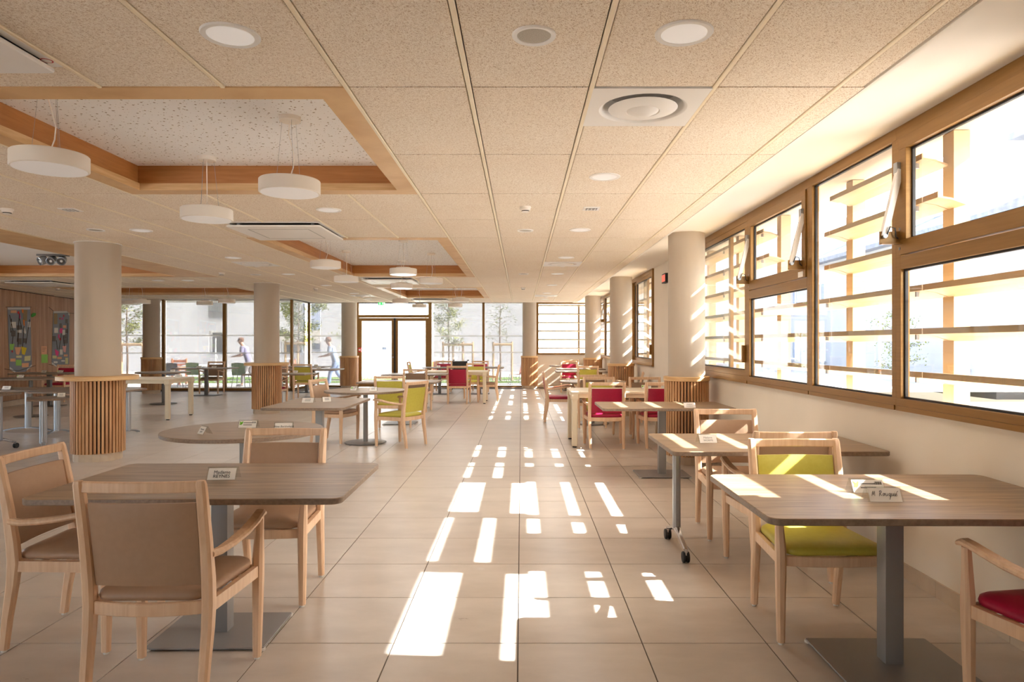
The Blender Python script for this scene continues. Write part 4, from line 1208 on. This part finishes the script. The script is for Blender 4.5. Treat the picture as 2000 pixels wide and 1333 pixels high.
# ------------------------------------------------------------------ posters on the timber wall
def wall_pt(px, py):
    # pixel -> (distance along the wall, height)
    ux = (px - CX) / F
    # wl0 + s*wd = (ux*t, t)
    s_ = (wl0.x - ux * wl0.y) / (ux * wd.y - wd.x)
    t_ = wl0.y + s_ * wd.y
    return s_, HF + (CY - py) * t_ / F
def on_wall(name, label, cat, s_, z):
    p = wl0 + wd * s_ - Vector((-wnrm.x, -wnrm.y, 0)) * .052
    t = thing(name, label, cat, (p.x, p.y, z))
    t.rotation_euler = (0, 0, WANG + PI)       # local +x runs towards the camera, +y into the wall
    return t
def flat(name, poly, m, parent, off, th=.002):
    return obj(name, MB().loft([[(x, off, z) for x, z in poly], [(x, off + th, z) for x, z in poly]]), M[m], parent, 0)
def poster(label, c, outline, pieces):
    s0, z0 = wall_pt(*c)
    t = on_wall('poster', label, 'poster', s0, z0)
    # flipping x: local x = -(s - s0)
    def L(px, py):
        s_, z = wall_pt(px, py); return (-(s_ - s0), z - z0)
    sheet = flat('sheet', [L(*p) for p in outline], 'poster', t, .002)
    for k, (nm, m, pts) in enumerate(pieces):
        flat(nm, [L(*p) for p in pts], m, t, .006 + .0004 * (k % 7), .0015)
    return t, L
def rect(x0, y0, x1, y1, j=0.0): return [(x0, y0 + j), (x1, y0), (x1, y1 + j), (x0, y1)]
def Z(pts, k=.15, ox=0, oy=560): return [(ox + x * k, oy + y * k) for x, y in pts]
def ZR(x0, y0, x1, y1, j=0): return Z(rect(x0, y0, x1, y1, j))
pa = [('corner_fold', 'posterwhite', Z([(60, 270), (360, 262), (355, 300), (65, 300)])), ('corner_fold', 'posterwhite', Z([(90, 1045), (170, 1110), (150, 1118), (88, 1080)])), ('corner_fold', 'posterwhite', Z([(380, 1015), (380, 1045), (310, 1095), (320, 1070)])),
 ('note', 'p_peach', ZR(100, 310, 180, 345)), ('flower', 'p_red', Z([(190, 330), (205, 320), (218, 335), (212, 358), (195, 355)])), ('ribbon', 'p_orange', Z([(245, 295), (270, 300), (265, 350), (252, 340)])), ('ribbon', 'p_orange', Z([(262, 430), (282, 440), (285, 520), (270, 500)])),
 ('mosaic', 'p_mosaic', Z([(262, 305), (322, 305), (315, 450), (268, 445)])), ('note', 'p_white', ZR(100, 460, 172, 540)), ('photo', 'p_photo', ZR(180, 505, 240, 565)), ('note', 'p_white', ZR(188, 562, 246, 600, 6)), ('note', 'p_white', ZR(325, 460, 360, 530)),
 ('photo', 'p_photo', ZR(108, 575, 165, 650)), ('photo', 'p_photo', ZR(192, 675, 245, 755)), ('photo', 'p_photo', ZR(262, 675, 312, 735)), ('tulip', 'p_white', Z([(285, 525), (305, 600), (295, 620), (268, 590)])), ('pink_bud', 'p_pink', Z([(208, 355), (222, 350), (232, 410), (220, 418)])),
 ('watering_can', 'p_green', Z([(88, 750), (150, 745), (132, 830), (92, 825)])), ('flower_pot', 'p_peach', Z([(155, 790), (240, 790), (210, 890), (175, 885)])), ('flower_pot', 'p_yellow', Z([(240, 780), (312, 800), (285, 892), (250, 880)])),
 ('note', 'p_cream', ZR(172, 900, 245, 930)), ('note', 'p_cream', Z([(285, 910), (365, 900), (360, 965), (282, 972)])), ('note', 'p_peach', ZR(98, 938, 165, 978)), ('note', 'p_green', ZR(170, 955, 243, 1030)), ('note', 'p_peach', Z([(248, 1000), (340, 995), (335, 1050), (250, 1055)])), ('bud', 'p_red', Z([(110, 840), (122, 828), (133, 845), (122, 865)])),
 ('leaf', 'p_leafgreen', Z([(368, 370), (395, 345), (435, 345), (430, 375), (395, 398), (372, 398)]))]
t, L = poster('blue-grey craft poster with paper flowers, left one on the timber wall', (32, 662), Z([(62, 275), (170, 258), (360, 268), (382, 1030), (300, 1110), (170, 1118), (88, 1080)]), pa)
mb = MB()
for a, b in (((35, 268), (370, 268)), ((20, 1075), (200, 1100)), ((200, 1100), (425, 1030)), ((85, 370), (130, 580)), ((110, 420), (100, 600)), ((215, 350), (185, 720)), ((215, 420), (250, 560)), ((275, 520), (255, 790)), ((350, 430), (300, 750)), ((130, 640), (120, 750)), ((205, 600), (195, 790))):
    p, q = L(*Z([a])[0]), L(*Z([b])[0]); mb.tube([(p[0], .012, p[1]), (q[0], .012, q[1])], .006, 5)
obj('branches', mb, M['branch'], t)
pb = [('corner_fold', 'posterwhite', Z([(665, 320), (840, 320), (850, 342), (668, 345)])), ('corner_fold', 'posterwhite', Z([(845, 330), (878, 345), (870, 380), (860, 365)])), ('corner_fold', 'posterwhite', Z([(640, 985), (712, 1040), (712, 1050), (640, 1015)])), ('mosaic', 'p_mosaic', ZR(668, 350, 715, 490)),
 ('flower', 'p_pink', Z([(742, 575), (755, 542), (785, 548), (790, 590), (770, 615), (748, 605)])), ('bud', 'p_red', ZR(742, 405, 756, 430)), ('bud', 'p_pink', ZR(774, 405, 788, 432)), ('bud', 'p_red', ZR(792, 368, 806, 396)), ('note', 'p_white', ZR(674, 538, 724, 605)), ('photo', 'p_photo', ZR(820, 425, 852, 480)), ('photo', 'p_photo', ZR(742, 480, 772, 540)),
 ('note', 'p_peach', ZR(788, 505, 830, 540)), ('photo', 'p_photo', ZR(650, 645, 692, 715)), ('note', 'p_white', ZR(780, 565, 815, 630)), ('photo', 'p_photo', ZR(820, 555, 850, 608)), ('photo', 'p_photo', ZR(800, 620, 838, 680)), ('photo', 'p_photo', ZR(795, 685, 838, 745)), ('bud', 'p_pink', Z([(725, 622), (740, 620), (745, 680), (728, 672)])), ('bud', 'p_red', ZR(742, 670, 762, 700)),
 ('flower_pot', 'p_pink', Z([(682, 815), (735, 850), (720, 910), (692, 890)])), ('flower_pot', 'p_rose', Z([(780, 775), (832, 770), (822, 860), (796, 855)])), ('tag', 'p_white', ZR(748, 820, 785, 888)), ('note', 'p_peach', ZR(800, 885, 850, 912)), ('note', 'p_cream', ZR(650, 900, 705, 938)), ('note', 'p_peach', ZR(712, 918, 772, 945)), ('note', 'p_cream', ZR(818, 928, 856, 1008)), ('note', 'p_white', ZR(666, 975, 716, 998)), ('note', 'p_white', ZR(765, 960, 812, 978))]
t, L = poster('narrower blue-grey craft poster with pink flowers, right one on the timber wall', (113, 662), Z([(662, 325), (840, 320), (876, 350), (872, 1010), (800, 1040), (712, 1045), (640, 1010)]), pb)
mb = MB()
for a, b in (((600, 268), (662, 320)), ((840, 345), (930, 352)), ((600, 1015), (660, 1025)), ((768, 610), (735, 820)), ((700, 700), (712, 820)), ((790, 640), (805, 780)), ((850, 480), (845, 740))):
    p, q = L(*Z([a])[0]), L(*Z([b])[0]); mb.tube([(p[0], .012, p[1]), (q[0], .012, q[1])], .006, 5)
obj('branches', mb, M['branch'], t)
s0, z0 = wall_pt(82, 693)
t = on_wall('note', 'peach over green paper note between the two posters', 'note', s0, z0)
def L2(px, py):
    s_, z = wall_pt(px, py); return (-(s_ - s0), z - z0)
flat('peach_sheet', [L2(*p) for p in ZR(507, 778, 578, 885)], 'p_peach', t, .002)
flat('green_sheet', [L2(*p) for p in ZR(508, 885, 590, 995)], 'p_green', t, .002)
for k in range(3): flat('writing', [L2(*p) for p in ZR(515, 800 + 20 * k, 568 - 10 * k, 804 + 20 * k)], 'ink', t, .0045, .0005)

# ------------------------------------------------------------------ wheelchair and bag near the far tables
t = thing('wheelchair', 'folded black wheelchair parked behind the far red chair', 'wheelchair', (-1.92, 21.45, 0), math.radians(20))
for s in (-1, 1):
    ring = [(s * .27, .29 * math.cos(2 * PI * k / 24), .30 + .29 * math.sin(2 * PI * k / 24)) for k in range(25)]
    wl = obj('wheel', MB().tube(ring, .016, 8), M['black'], t)
    ring = [(s * .30, .255 * math.cos(2 * PI * k / 24), .30 + .255 * math.sin(2 * PI * k / 24)) for k in range(25)]
    obj('hand_rim', MB().tube(ring, .009, 6), M['alu'], wl)
    sp = MB()
    for k in range(10): sp.tube([(s * .27, 0, .3), (s * .27, .28 * math.cos(2 * PI * k / 10), .3 + .28 * math.sin(2 * PI * k / 10))], .003, 4)
    obj('spokes', sp, M['alu'], wl)
    obj('side_frame', MB().tube([(s * .23, -.05, .1), (s * .23, -.05, .9), (s * .23, -.16, .93)], .013, 8).tube([(s * .23, -.05, .5), (s * .23, .38, .48), (s * .23, .45, .12)], .013, 8).tube([(s * .23, -.05, .7), (s * .23, .25, .7), (s * .23, .27, .5)], .013, 8), M['greydark'], t)
    obj('handgrip', MB().tube([(s * .23, -.14, .93), (s * .23, -.24, .93)], .018, 8), M['black'], t)
    obj('front_caster', MB().tube([(s * .23 - .015, .36, .09), (s * .23 + .015, .36, .09)], .09, 16), M['black'], t)
    obj('footrest', MB().box(s * .23 - (.14 if s > 0 else 0), s * .23 + (.14 if s < 0 else 0), .42, .56, .1, .115), M['black'], t, 0)
box('seat', (-.22, .22, -.05, .38, .47, .52), M['black'], t, bev=.01)
box('backrest', (-.22, .22, -.08, -.04, .52, .90), M['black'], t, bev=.01)

# ------------------------------------------------------------------ outside
GZ = -.06
struct(box('ground', (-70, 60, YB + .13, 90, GZ - .1, GZ), M['paving']), 'pale paved terrace outside')
box('side_ground', (2.6, 60, -30, YB + .13, -.6, -.5), M['paving'], bpy.data.objects['ground'])
box('near_ground', (-11.6, 2.6, -30, YN - .13, -.2, GZ), M['paving'], bpy.data.objects['ground'])
box('left_ground', (-70, -11.6, -30, YB + .13, -.2, GZ), M['paving'], bpy.data.objects['ground'])
lawn = MB()
lawn.box(-40, 9, 26.3, 27.3, GZ, GZ + .03).box(-40, 9, 28.6, 30.4, GZ, GZ + .03)
for k in range(6000):
    x, y = random.uniform(-24, 3), random.choice((random.uniform(26.3, 27.3), random.uniform(28.6, 30.4)))
    h = random.uniform(.03, .08); a = random.uniform(0, PI); c, s = .012 * math.cos(a), .012 * math.sin(a)
    v = [lawn.bm.verts.new(p) for p in ((x - c, y - s, GZ + .03), (x + c, y + s, GZ + .03), (x + random.uniform(-.03, .03), y + random.uniform(-.03, .03), GZ + .03 + h))]
    lawn.face(v)
o = obj('lawn_grass', lawn, M['grass'], None, 0); o['kind'] = 'stuff'; tag(o, 'strips of green lawn outside the end glazing', 'grass')
gv = MB()
for k in range(500):
    gv.sphere((random.uniform(-17.5, -14.5), random.uniform(24.2, 25.2), GZ + .03), random.uniform(.03, .06), 6, 4, (1, 1, .7))
o = obj('gravel', gv, mat('grey_pebble', srgb(150, 142, 136), .9), None, 0); o['kind'] = 'stuff'; tag(o, 'grey pebbles round the far left young tree', 'gravel')

# building across the terrace
FY = 37.0
b = thing('apartment_building', 'pale grey rendered apartment block across the terrace', 'building', (0, FY, 0))
wm = MB()
def fpt(px, py): return ((px - CX) * FY / F, HF + (CY - py) * FY / F)
holes = [(408, 560, 437, 623), (408, 647, 437, 692), (604, 668, 626, 686), (548, 668, 590, 692), (742, 676, 756, 686)]
hs_ = []
for x0_, y0_, x1_, y1_ in holes:
    a, zt = fpt(x0_, y0_); c, zb = fpt(x1_, y1_); hs_.append((a, c, zb, zt))
xs = sorted({-45, 14} | {h[0] for h in hs_} | {h[1] for h in hs_}); zs = sorted({GZ, 11} | {h[2] for h in hs_} | {h[3] for h in hs_})
for i in range(len(xs) - 1):
    for j in range(len(zs) - 1):
        cx, cz = (xs[i] + xs[i + 1]) / 2, (zs[j] + zs[j + 1]) / 2
        if any(h[0] < cx < h[1] and h[2] < cz < h[3] for h in hs_): continue
        wm.box(xs[i], xs[i + 1], 0, .35, zs[j], zs[j + 1])
obj('wall', wm, M['facade'], b, 0)
box('back_wall', (-45, 14, 1.6, 1.8, GZ, 11), M['facade_white'], b)
for k, h in enumerate(hs_):
    f = frame_xz(MB(), h[0], h[1], h[2], h[3], .08, .2, .3)
    w_ = obj('window', f, M['white'], b, 0)
    box('pane', (h[0] + .08, h[1] - .08, .26, .28, h[2] + .08, h[3] - .08), M['darkglass'] if k in (2, 4) else M['glass'], w_)
    box('sill', (h[0] - .05, h[1] + .05, -.08, .2, h[2] - .06, h[2]), M['facade_white'], b)
a, c, zb, zt = hs_[0]
rl = MB()
for k in range(18):
    x = a + (c - a) * k / 17; rl.box(x - .012, x + .012, -.06, -.035, zb, zb + 1.15)
rl.box(a, c, -.065, -.03, zb + 1.1, zb + 1.15).box(a, c, -.065, -.03, zb, zb + .05)
obj('railing', rl, M['greymetal'], b, 0)
for (x0_, y0_, x1_, y1_), m_ in (((592, 560, 626, 644), 'facade_blue'), ((548, 646, 626, 666), 'facade_beige')):
    a, zt = fpt(x0_, y0_); c, zb = fpt(x1_, y1_)
    box('cladding_panel', (a, c, -.05, 0, zb, zt), M[m_], b)

# houses seen through the right-hand windows
def house(name, label, x0, x1, y0, y1, eave, ridge, nw, rows, wallm, roofm, axis='y'):
    t = thing(name, label, 'building', ((x0 + x1) / 2, (y0 + y1) / 2, -.5))
    hx, hy = (x1 - x0) / 2, (y1 - y0) / 2
    box('wall', (-hx, hx, -hy, hy, 0, eave), M[wallm], t)
    mb = MB()
    mb.loft([[(-hx - .5, y, eave), (hx + .5, y, eave), (hx + .5, y, eave + .2), (0, y, ridge), (-hx - .5, y, eave + .2)] for y in (-hy - .3, hy + .3)])
    obj('roof', mb, M[roofm], t, 0)
    for k in range(3):
        yy = -hy + (k + .7) * 2 * hy / 3.3
        c = box('chimney', (-hx * .55, -hx * .35, yy, yy + .9, eave + .3, ridge + .5), M['facade_white'], t)
        for q in range(3): obj('flue', MB().lathe([(.1, ridge + .5), (.1, ridge + .85)], 10, (-hx * .45, yy + .2 + .25 * q)), M['facade_beige'], c)
    for r in range(rows):
        for k in range(nw):
            yy = -hy + (k + .5) * 2 * hy / nw
            zz = 1.0 + r * 2.8
            f = MB()
            for q in ((yy - .55, yy - .47, zz, zz + 1.5), (yy + .47, yy + .55, zz, zz + 1.5), (yy - .04, yy + .04, zz + .08, zz + 1.42), (yy - .47, yy + .47, zz, zz + .08), (yy - .47, yy + .47, zz + 1.42, zz + 1.5)): f.box(-hx - .05, -hx + .02, *q)
            w_ = obj('window', f, M['white'], t, 0)
            box('pane', (-hx - .02, -hx - .01, yy - .47, yy + .47, zz + .08, zz + 1.42), M['darkglass'], w_)
            box('sill', (-hx - .14, -hx, yy - .65, yy + .65, zz - .08, zz), M['facade_white'], t)
    return t
house('house', 'white house with slate roof and chimneys seen through the fixed right window', 16.5, 25, 24, 52, 6.3, 8.6, 7, 2, 'facade_white', 'roof')
house('house', 'white rendered block outside the nearest right window', 15.5, 24, 3, 21, 8.2, 9.4, 4, 2, 'facade_white', 'roof')
house('blue_building', 'blue and white block seen beyond the far right windows', 9, 16, 56, 74, 9, 10, 6, 3, 'facade_blue', 'roof')

# trees
def tree(x, y, label, top, spread, stakes, n_leaf, base=1.4, cat='tree', sparse=False, name='young_tree'):
    t = thing(name, label, cat, (x, y, GZ), random.uniform(0, 6), 'young staked trees outside')
    mb = MB().tube([(0, 0, 0), (.02, .01, 1), (-.02, .02, 2), (.0, 0, top * .8), (.02, 0, top)], [.04, .035, .028, .018, .006], 7)
    tips = []
    for k in range(11):
        z = base + (top - base) * (k + .3) / 11
        a = k * 2.4; r = spread * (.45 + .55 * math.sin(PI * (.25 + .65 * k / 11))) * random.uniform(.7, 1.1)
        e = Vector((r * math.cos(a), r * math.sin(a), z + r * .35))
        mb.tube([(0, 0, z - .12), e * .5 + Vector((0, 0, z * .5 - .02)), e], [.014, .009, .004], 5)
        for q in range(3): tips.append((Vector((0, 0, z)).lerp(e, .45 + .28 * q), .2 + .12 * random.random()))
    obj('trunk', mb, M['bark'], t)
    lf = MB()
    for k in range(n_leaf):
        c, s = random.choice(tips)
        p = c + Vector((random.gauss(0, s * .55), random.gauss(0, s * .55), random.gauss(0, s * .4)))
        d = Vector((random.gauss(0, 1), random.gauss(0, 1), random.gauss(0, .6))).normalized(); u = d.cross(Vector((random.random(), .3, 1))).normalized()
        L_ = random.uniform(.07, .115)
        v = [lf.bm.verts.new(q) for q in (p, p + d * L_ * .5 + u * L_ * .3, p + d * L_, p + d * L_ * .5 - u * L_ * .3)]
        lf.face(v)
    o = obj('foliage', lf, M['leaf'], t, 0); o['kind'] = 'stuff'
    return t
def stakes(x, y, w, h, n, label):
    t = thing('tree_stake', label, 'tree stake', (x, y, GZ), 0, 'timber tree stake frames')
    for k in range(n):
        px = -w / 2 + w * k / (n - 1)
        obj('post', MB().lathe([(.045, 0), (.045, h), (.03, h + .03)], 12, (px, .0)), M['stake'], t)
    for k in range(n - 1):
        a, c = -w / 2 + w * k / (n - 1), -w / 2 + w * (k + 1) / (n - 1)
        obj('crossbar', MB().tube([(a, -.045, h - .08), (c, -.045, h - .08)], .05, 10), M['stake'], t)
tree(-9.0, 28.0, 'leafy young tree behind the dark corner post', 4.2, .85, 1, 4600)
stakes(-9.0, 27.85, 1.0, 1.6, 3, 'timber stake frame round the young tree behind the corner post')
tree(-2.95, 28.0, 'leafy young tree behind the glazing right of the doors', 3.7, .62, 1, 2600)
stakes(-2.55, 27.85, 1.2, 1.55, 4, 'long timber stake frame right of the glass doors')
tree(-.85, 28.0, 'thin sparse young tree near the end column', 3.4, .5, 1, 260)
stakes(-.75, 27.85, .75, 1.55, 2, 'narrow timber stake frame near the end column')
tree(-14.6, 25.6, 'young tree seen between the nearest left column and the far left column', 3.6, .85, 1, 2400)
stakes(-14.35, 25.5, .8, 1.55, 2, 'timber stake frame at the far left')
tree(-7.6, 30.5, 'leafy shrub seen just left of the door column', 2.4, .6, 0, 900, .3, 'shrub', name='shrub')
tree(15.0, 27.5, 'small green tree at the foot of the white house', 2.6, .9, 0, 900, .4, 'tree', name='garden_tree')

# terrace furniture
def shell_chair(x, y, deg, m, label):
    t = thing('terrace_chair', label, 'chair', (x, y, GZ), math.radians(deg), 'plastic terrace chairs')
    nx, nz = 8, 10; mb = MB(); g = []
    for i in range(nx + 1):
        u = -1 + 2 * i / nx; row = []
        for j in range(nz + 1):
            v = j / nz
            if v < .45: y_, z_ = .24 - .46 * v / .45, .45 - .02 * math.sin(PI * v / .45)
            else: q = (v - .45) / .55; y_, z_ = -.22 - .08 * q, .45 + .40 * q
            w = .24 - .02 * v
            row.append(mb.bm.verts.new((u * w, y_ + .05 * u * u * (1 if v > .45 else 0), z_ + (.02 * (1 - abs(u)) if j == nz else 0))))
        g.append(row)
    for i in range(nx):
        for j in range(nz): mb.face((g[i][j], g[i + 1][j], g[i + 1][j + 1], g[i][j + 1]))
    r = bmesh.ops.solidify(mb.bm, geom=mb.bm.faces[:], thickness=.012)
    obj('shell', mb, M[m], t, 50)
    for sx in (-1, 1):
        for sy in (-1, 1): obj('leg', MB().tube([(sx * .19, sy * .17, .435), (sx * .23, sy * .23, 0)], .012, 8), M['alu'], t)
    return t
shell_chair(-11.12, 23.6, 0, 'plastic_green', 'olive plastic chair on the terrace between the taupe chair and the brown armchair')
shell_chair(-9.45, 23.3, 0, 'plastic_green', 'olive plastic chair on the terrace right of the dark post')
shell_chair(-11.65, 23.15, 5, 'plastic_grey', 'taupe plastic chair on the terrace next to the far left column')
shell_chair(-8.75, 23.5, 10, 'plastic_grey', 'taupe plastic chair behind the second left column')
shell_chair(-.2, 24.0, 100, 'plastic_orange', 'orange plastic chair outside beside the end column')
shell_chair(-3.15, 24.4, 180, 'plastic_orange', 'orange plastic chair outside right of the doors')
def wood_chair(x, y, deg, label):
    t = thing('garden_armchair', label, 'chair', (x, y, GZ), math.radians(deg), 'orange timber garden chairs')
    for sx in (-1, 1):
        obj('leg', MB().box(sx * .26 - .03, sx * .26 + .03, .22, .28, 0, .62), M['plastic_orange'], t, 0)
        obj('leg', MB().box(sx * .26 - .03, sx * .26 + .03, -.3, -.24, 0, .95), M['plastic_orange'], t, 0)
        obj('armrest', MB().box(sx * .26 - .04, sx * .26 + .04, -.3, .3, .62, .65), M['plastic_orange'], t, 0)
    for k in range(4): obj('seat_slat', MB().box(-.24, .24, -.24 + .13 * k, -.13 + .13 * k, .40, .42), M['plastic_orange'], t, 0)
    for k in range(3): obj('back_slat', MB().box(-.24, .24, -.28, -.26, .52 + .14 * k, .62 + .14 * k), M['plastic_orange'], t, 0)
wood_chair(-15.3, 24.9, -90, 'orange timber garden chair seen left of the far left column')
wood_chair(-12.75, 25.5, 180, 'orange timber garden chair behind the white terrace table')
wood_chair(-8.4, 24.6, 90, 'orange timber garden chair behind the second left column')
t = thing('terrace_table', 'round white terrace table with splayed grey legs', 'table', (-11.3, 24.6, GZ), 0)
obj('tabletop', MB().lathe([(.7, .71), (.71, .72), (.71, .735), (.7, .74)], 40), M['white'], t)
for k in range(4):
    a = .6 + k * PI / 2; obj('leg', MB().bar((.05 * math.cos(a), .05 * math.sin(a), .40), (.55 * math.cos(a), .55 * math.sin(a), .02), .045, .03), M['greymetal'], t, 0)
obj('post', MB().lathe([(.04, .35), (.04, .71)], 16), M['greymetal'], t)
t = thing('parasol_pole', 'white parasol pole standing through the terrace table', 'parasol', (-10.88, 24.6, GZ + .74))
obj('pole', MB().lathe([(.025, 0), (.025, .95)], 12), M['white'], t)
obj('crank', MB().box(.02, .06, -.02, .02, .25, .33, bev=.005), M['white'], t)

# two people walking along the terrace, leaning forward with their arms out
def person(x, y, deg, label, topm, botm, lean, stride):
    t = thing('person', label, 'person', (x, y, GZ), math.radians(deg))
    def skin(name, V, E, R, m, root=0):
        me = bpy.data.meshes.new(name); me.from_pydata(V, E, []); me.materials.append(M[m])
        o = bpy.data.objects.new(name, me); C.objects.link(o); o.parent = t
        sk = o.modifiers.new('skin', 'SKIN'); sk.use_smooth_shade = True
        if not me.skin_vertices: me.skin_vertices.new()
        for sv, r in zip(me.skin_vertices[0].data, R): sv.radius = r if isinstance(r, tuple) else (r, r)
        me.skin_vertices[0].data[root].use_root = True
        sb = o.modifiers.new('subsurf', 'SUBSURF'); sb.levels = 2; sb.render_levels = 2
        return o
    def P(x_, y_, z_):      # lean the trunk forward about the hips
        q = max(0, z_ - .92); return (x_, y_ + q * math.sin(lean), .92 + q * math.cos(lean) if z_ > .92 else z_)
    a = stride
    V = [(0, 0, .92), P(0, 0, 1.08), P(0, 0, 1.28), P(0, 0, 1.42), P(0, .01, 1.50), P(0, .03, 1.60), P(0, .03, 1.72),
         P(-.17, 0, 1.40), P(-.21, .10, 1.16), P(-.18, .36, 1.08), P(-.16, .44, 1.07), P(.17, 0, 1.40), P(.21, .10, 1.16), P(.18, .36, 1.08), P(.16, .44, 1.07),
         (-.09, 0, .84), (-.10, .06 + a * .5, .48), (-.10, a * .9, .08), (-.10, a * .9 + .14, .035), (.09, 0, .84), (.10, .06 - a * .2, .48), (.10, -a - .08, .10), (.10, -a + .06, .035)]
    E = [(0, 1), (1, 2), (2, 3), (3, 4), (4, 5), (5, 6), (3, 7), (7, 8), (8, 9), (9, 10), (3, 11), (11, 12), (12, 13), (13, 14), (0, 15), (15, 16), (16, 17), (17, 18), (0, 19), (19, 20), (20, 21), (21, 22)]
    R = [(.12, .085), (.12, .085), (.15, .09), (.10, .065), .05, (.075, .092), (.06, .075), .045, .042, .034, .028, .045, .042, .034, .028, .085, .062, .042, .035, .085, .062, .042, .035]
    skin('body', V, E, R, 'skin')
    V2 = [P(0, 0, .80), P(0, 0, 1.08), P(0, 0, 1.28), P(0, 0, 1.44), P(-.17, 0, 1.405), P(-.212, .098, 1.17), P(.17, 0, 1.405), P(.212, .098, 1.17)]
    skin('shirt', V2, [(0, 1), (1, 2), (2, 3), (3, 4), (4, 5), (3, 6), (6, 7)], [(.185, .145), (.16, .12), (.19, .13), (.115, .09), .088, .07, .088, .07], topm, 1)
    V3 = [(0, 0, .98), (0, 0, .9), (-.09, 0, .83), (-.10, .06 + a * .5, .48), (-.10, a * .9, .10), (.09, 0, .83), (.10, .06 - a * .2, .48), (.10, -a - .075, .12)]
    skin('trousers', V3, [(0, 1), (1, 2), (2, 3), (3, 4), (1, 5), (5, 6), (6, 7)], [(.155, .12), (.165, .13), .105, .08, .065, .105, .08, .065], botm, 1)
    hc = P(0, .015, 1.70)
    obj('hair', MB().sphere((hc[0], hc[1] - .03, hc[2]), .1, 14, 10, (.92, 1.08, 1.0)), M['hair'], t, 60)
    f = P(0, .13, 1.645)
    mb = MB().sphere((f[0], f[1] + .005, f[2]), .018, 8, 6, (.8, 1, 1.2))
    obj('nose', mb, M['skin'], t, 60)
    for s in (-1, 1):
        e = P(s * .035, .112, 1.675); obj('eye', MB().sphere(e, .011, 8, 6), M['ink'], t, 60)
        e = P(s * .085, .02, 1.655); obj('ear', MB().sphere(e, .025, 8, 6, (.4, .8, 1.2)), M['skin'], t, 60)
        hd = P(s * .16, .45, 1.07)
        mb = MB().sphere(hd, .032, 10, 6, (.7, 1.2, .9))
        for q in range(4): mb.tube([(hd[0] + (q - 1.5) * .013, hd[1] + .02, hd[2]), (hd[0] + (q - 1.5) * .014, hd[1] + .065 - .004 * abs(q - 1.5), hd[2] - .012), (hd[0] + (q - 1.5) * .014, hd[1] + .075, hd[2] - .04)], [.0085, .0075, .006], 6)
        mb.tube([(hd[0] - s * .02, hd[1] - .01, hd[2]), (hd[0] - s * .042, hd[1] + .02, hd[2] - .012), (hd[0] - s * .04, hd[1] + .045, hd[2] - .025)], [.01, .009, .007], 6)
        obj('hand', mb, M['skin'], t, 60)
    m_ = P(0, .118, 1.605); obj('mouth', MB().sphere(m_, .02, 8, 4, (1.1, .4, .25)), M['p_rose'], t, 60)
    for fx, fy in ((-.10, a * .9 + .06), (.10, -a - .01)): obj('shoe', MB().sphere((fx, fy + .03, .045), .1, 12, 6, (.5, 1.35, .44)), M['greycloth'], t, 60)
person(-9.55, 24.3, 90, 'person in a mauve top leaning forward outside left of the second column', 'mauve', 'greycloth', .42, .24)
person(-6.45, 24.1, 90, 'person in pale blue trousers walking outside before the door column', 'lightblue', 'denim', .38, .26)
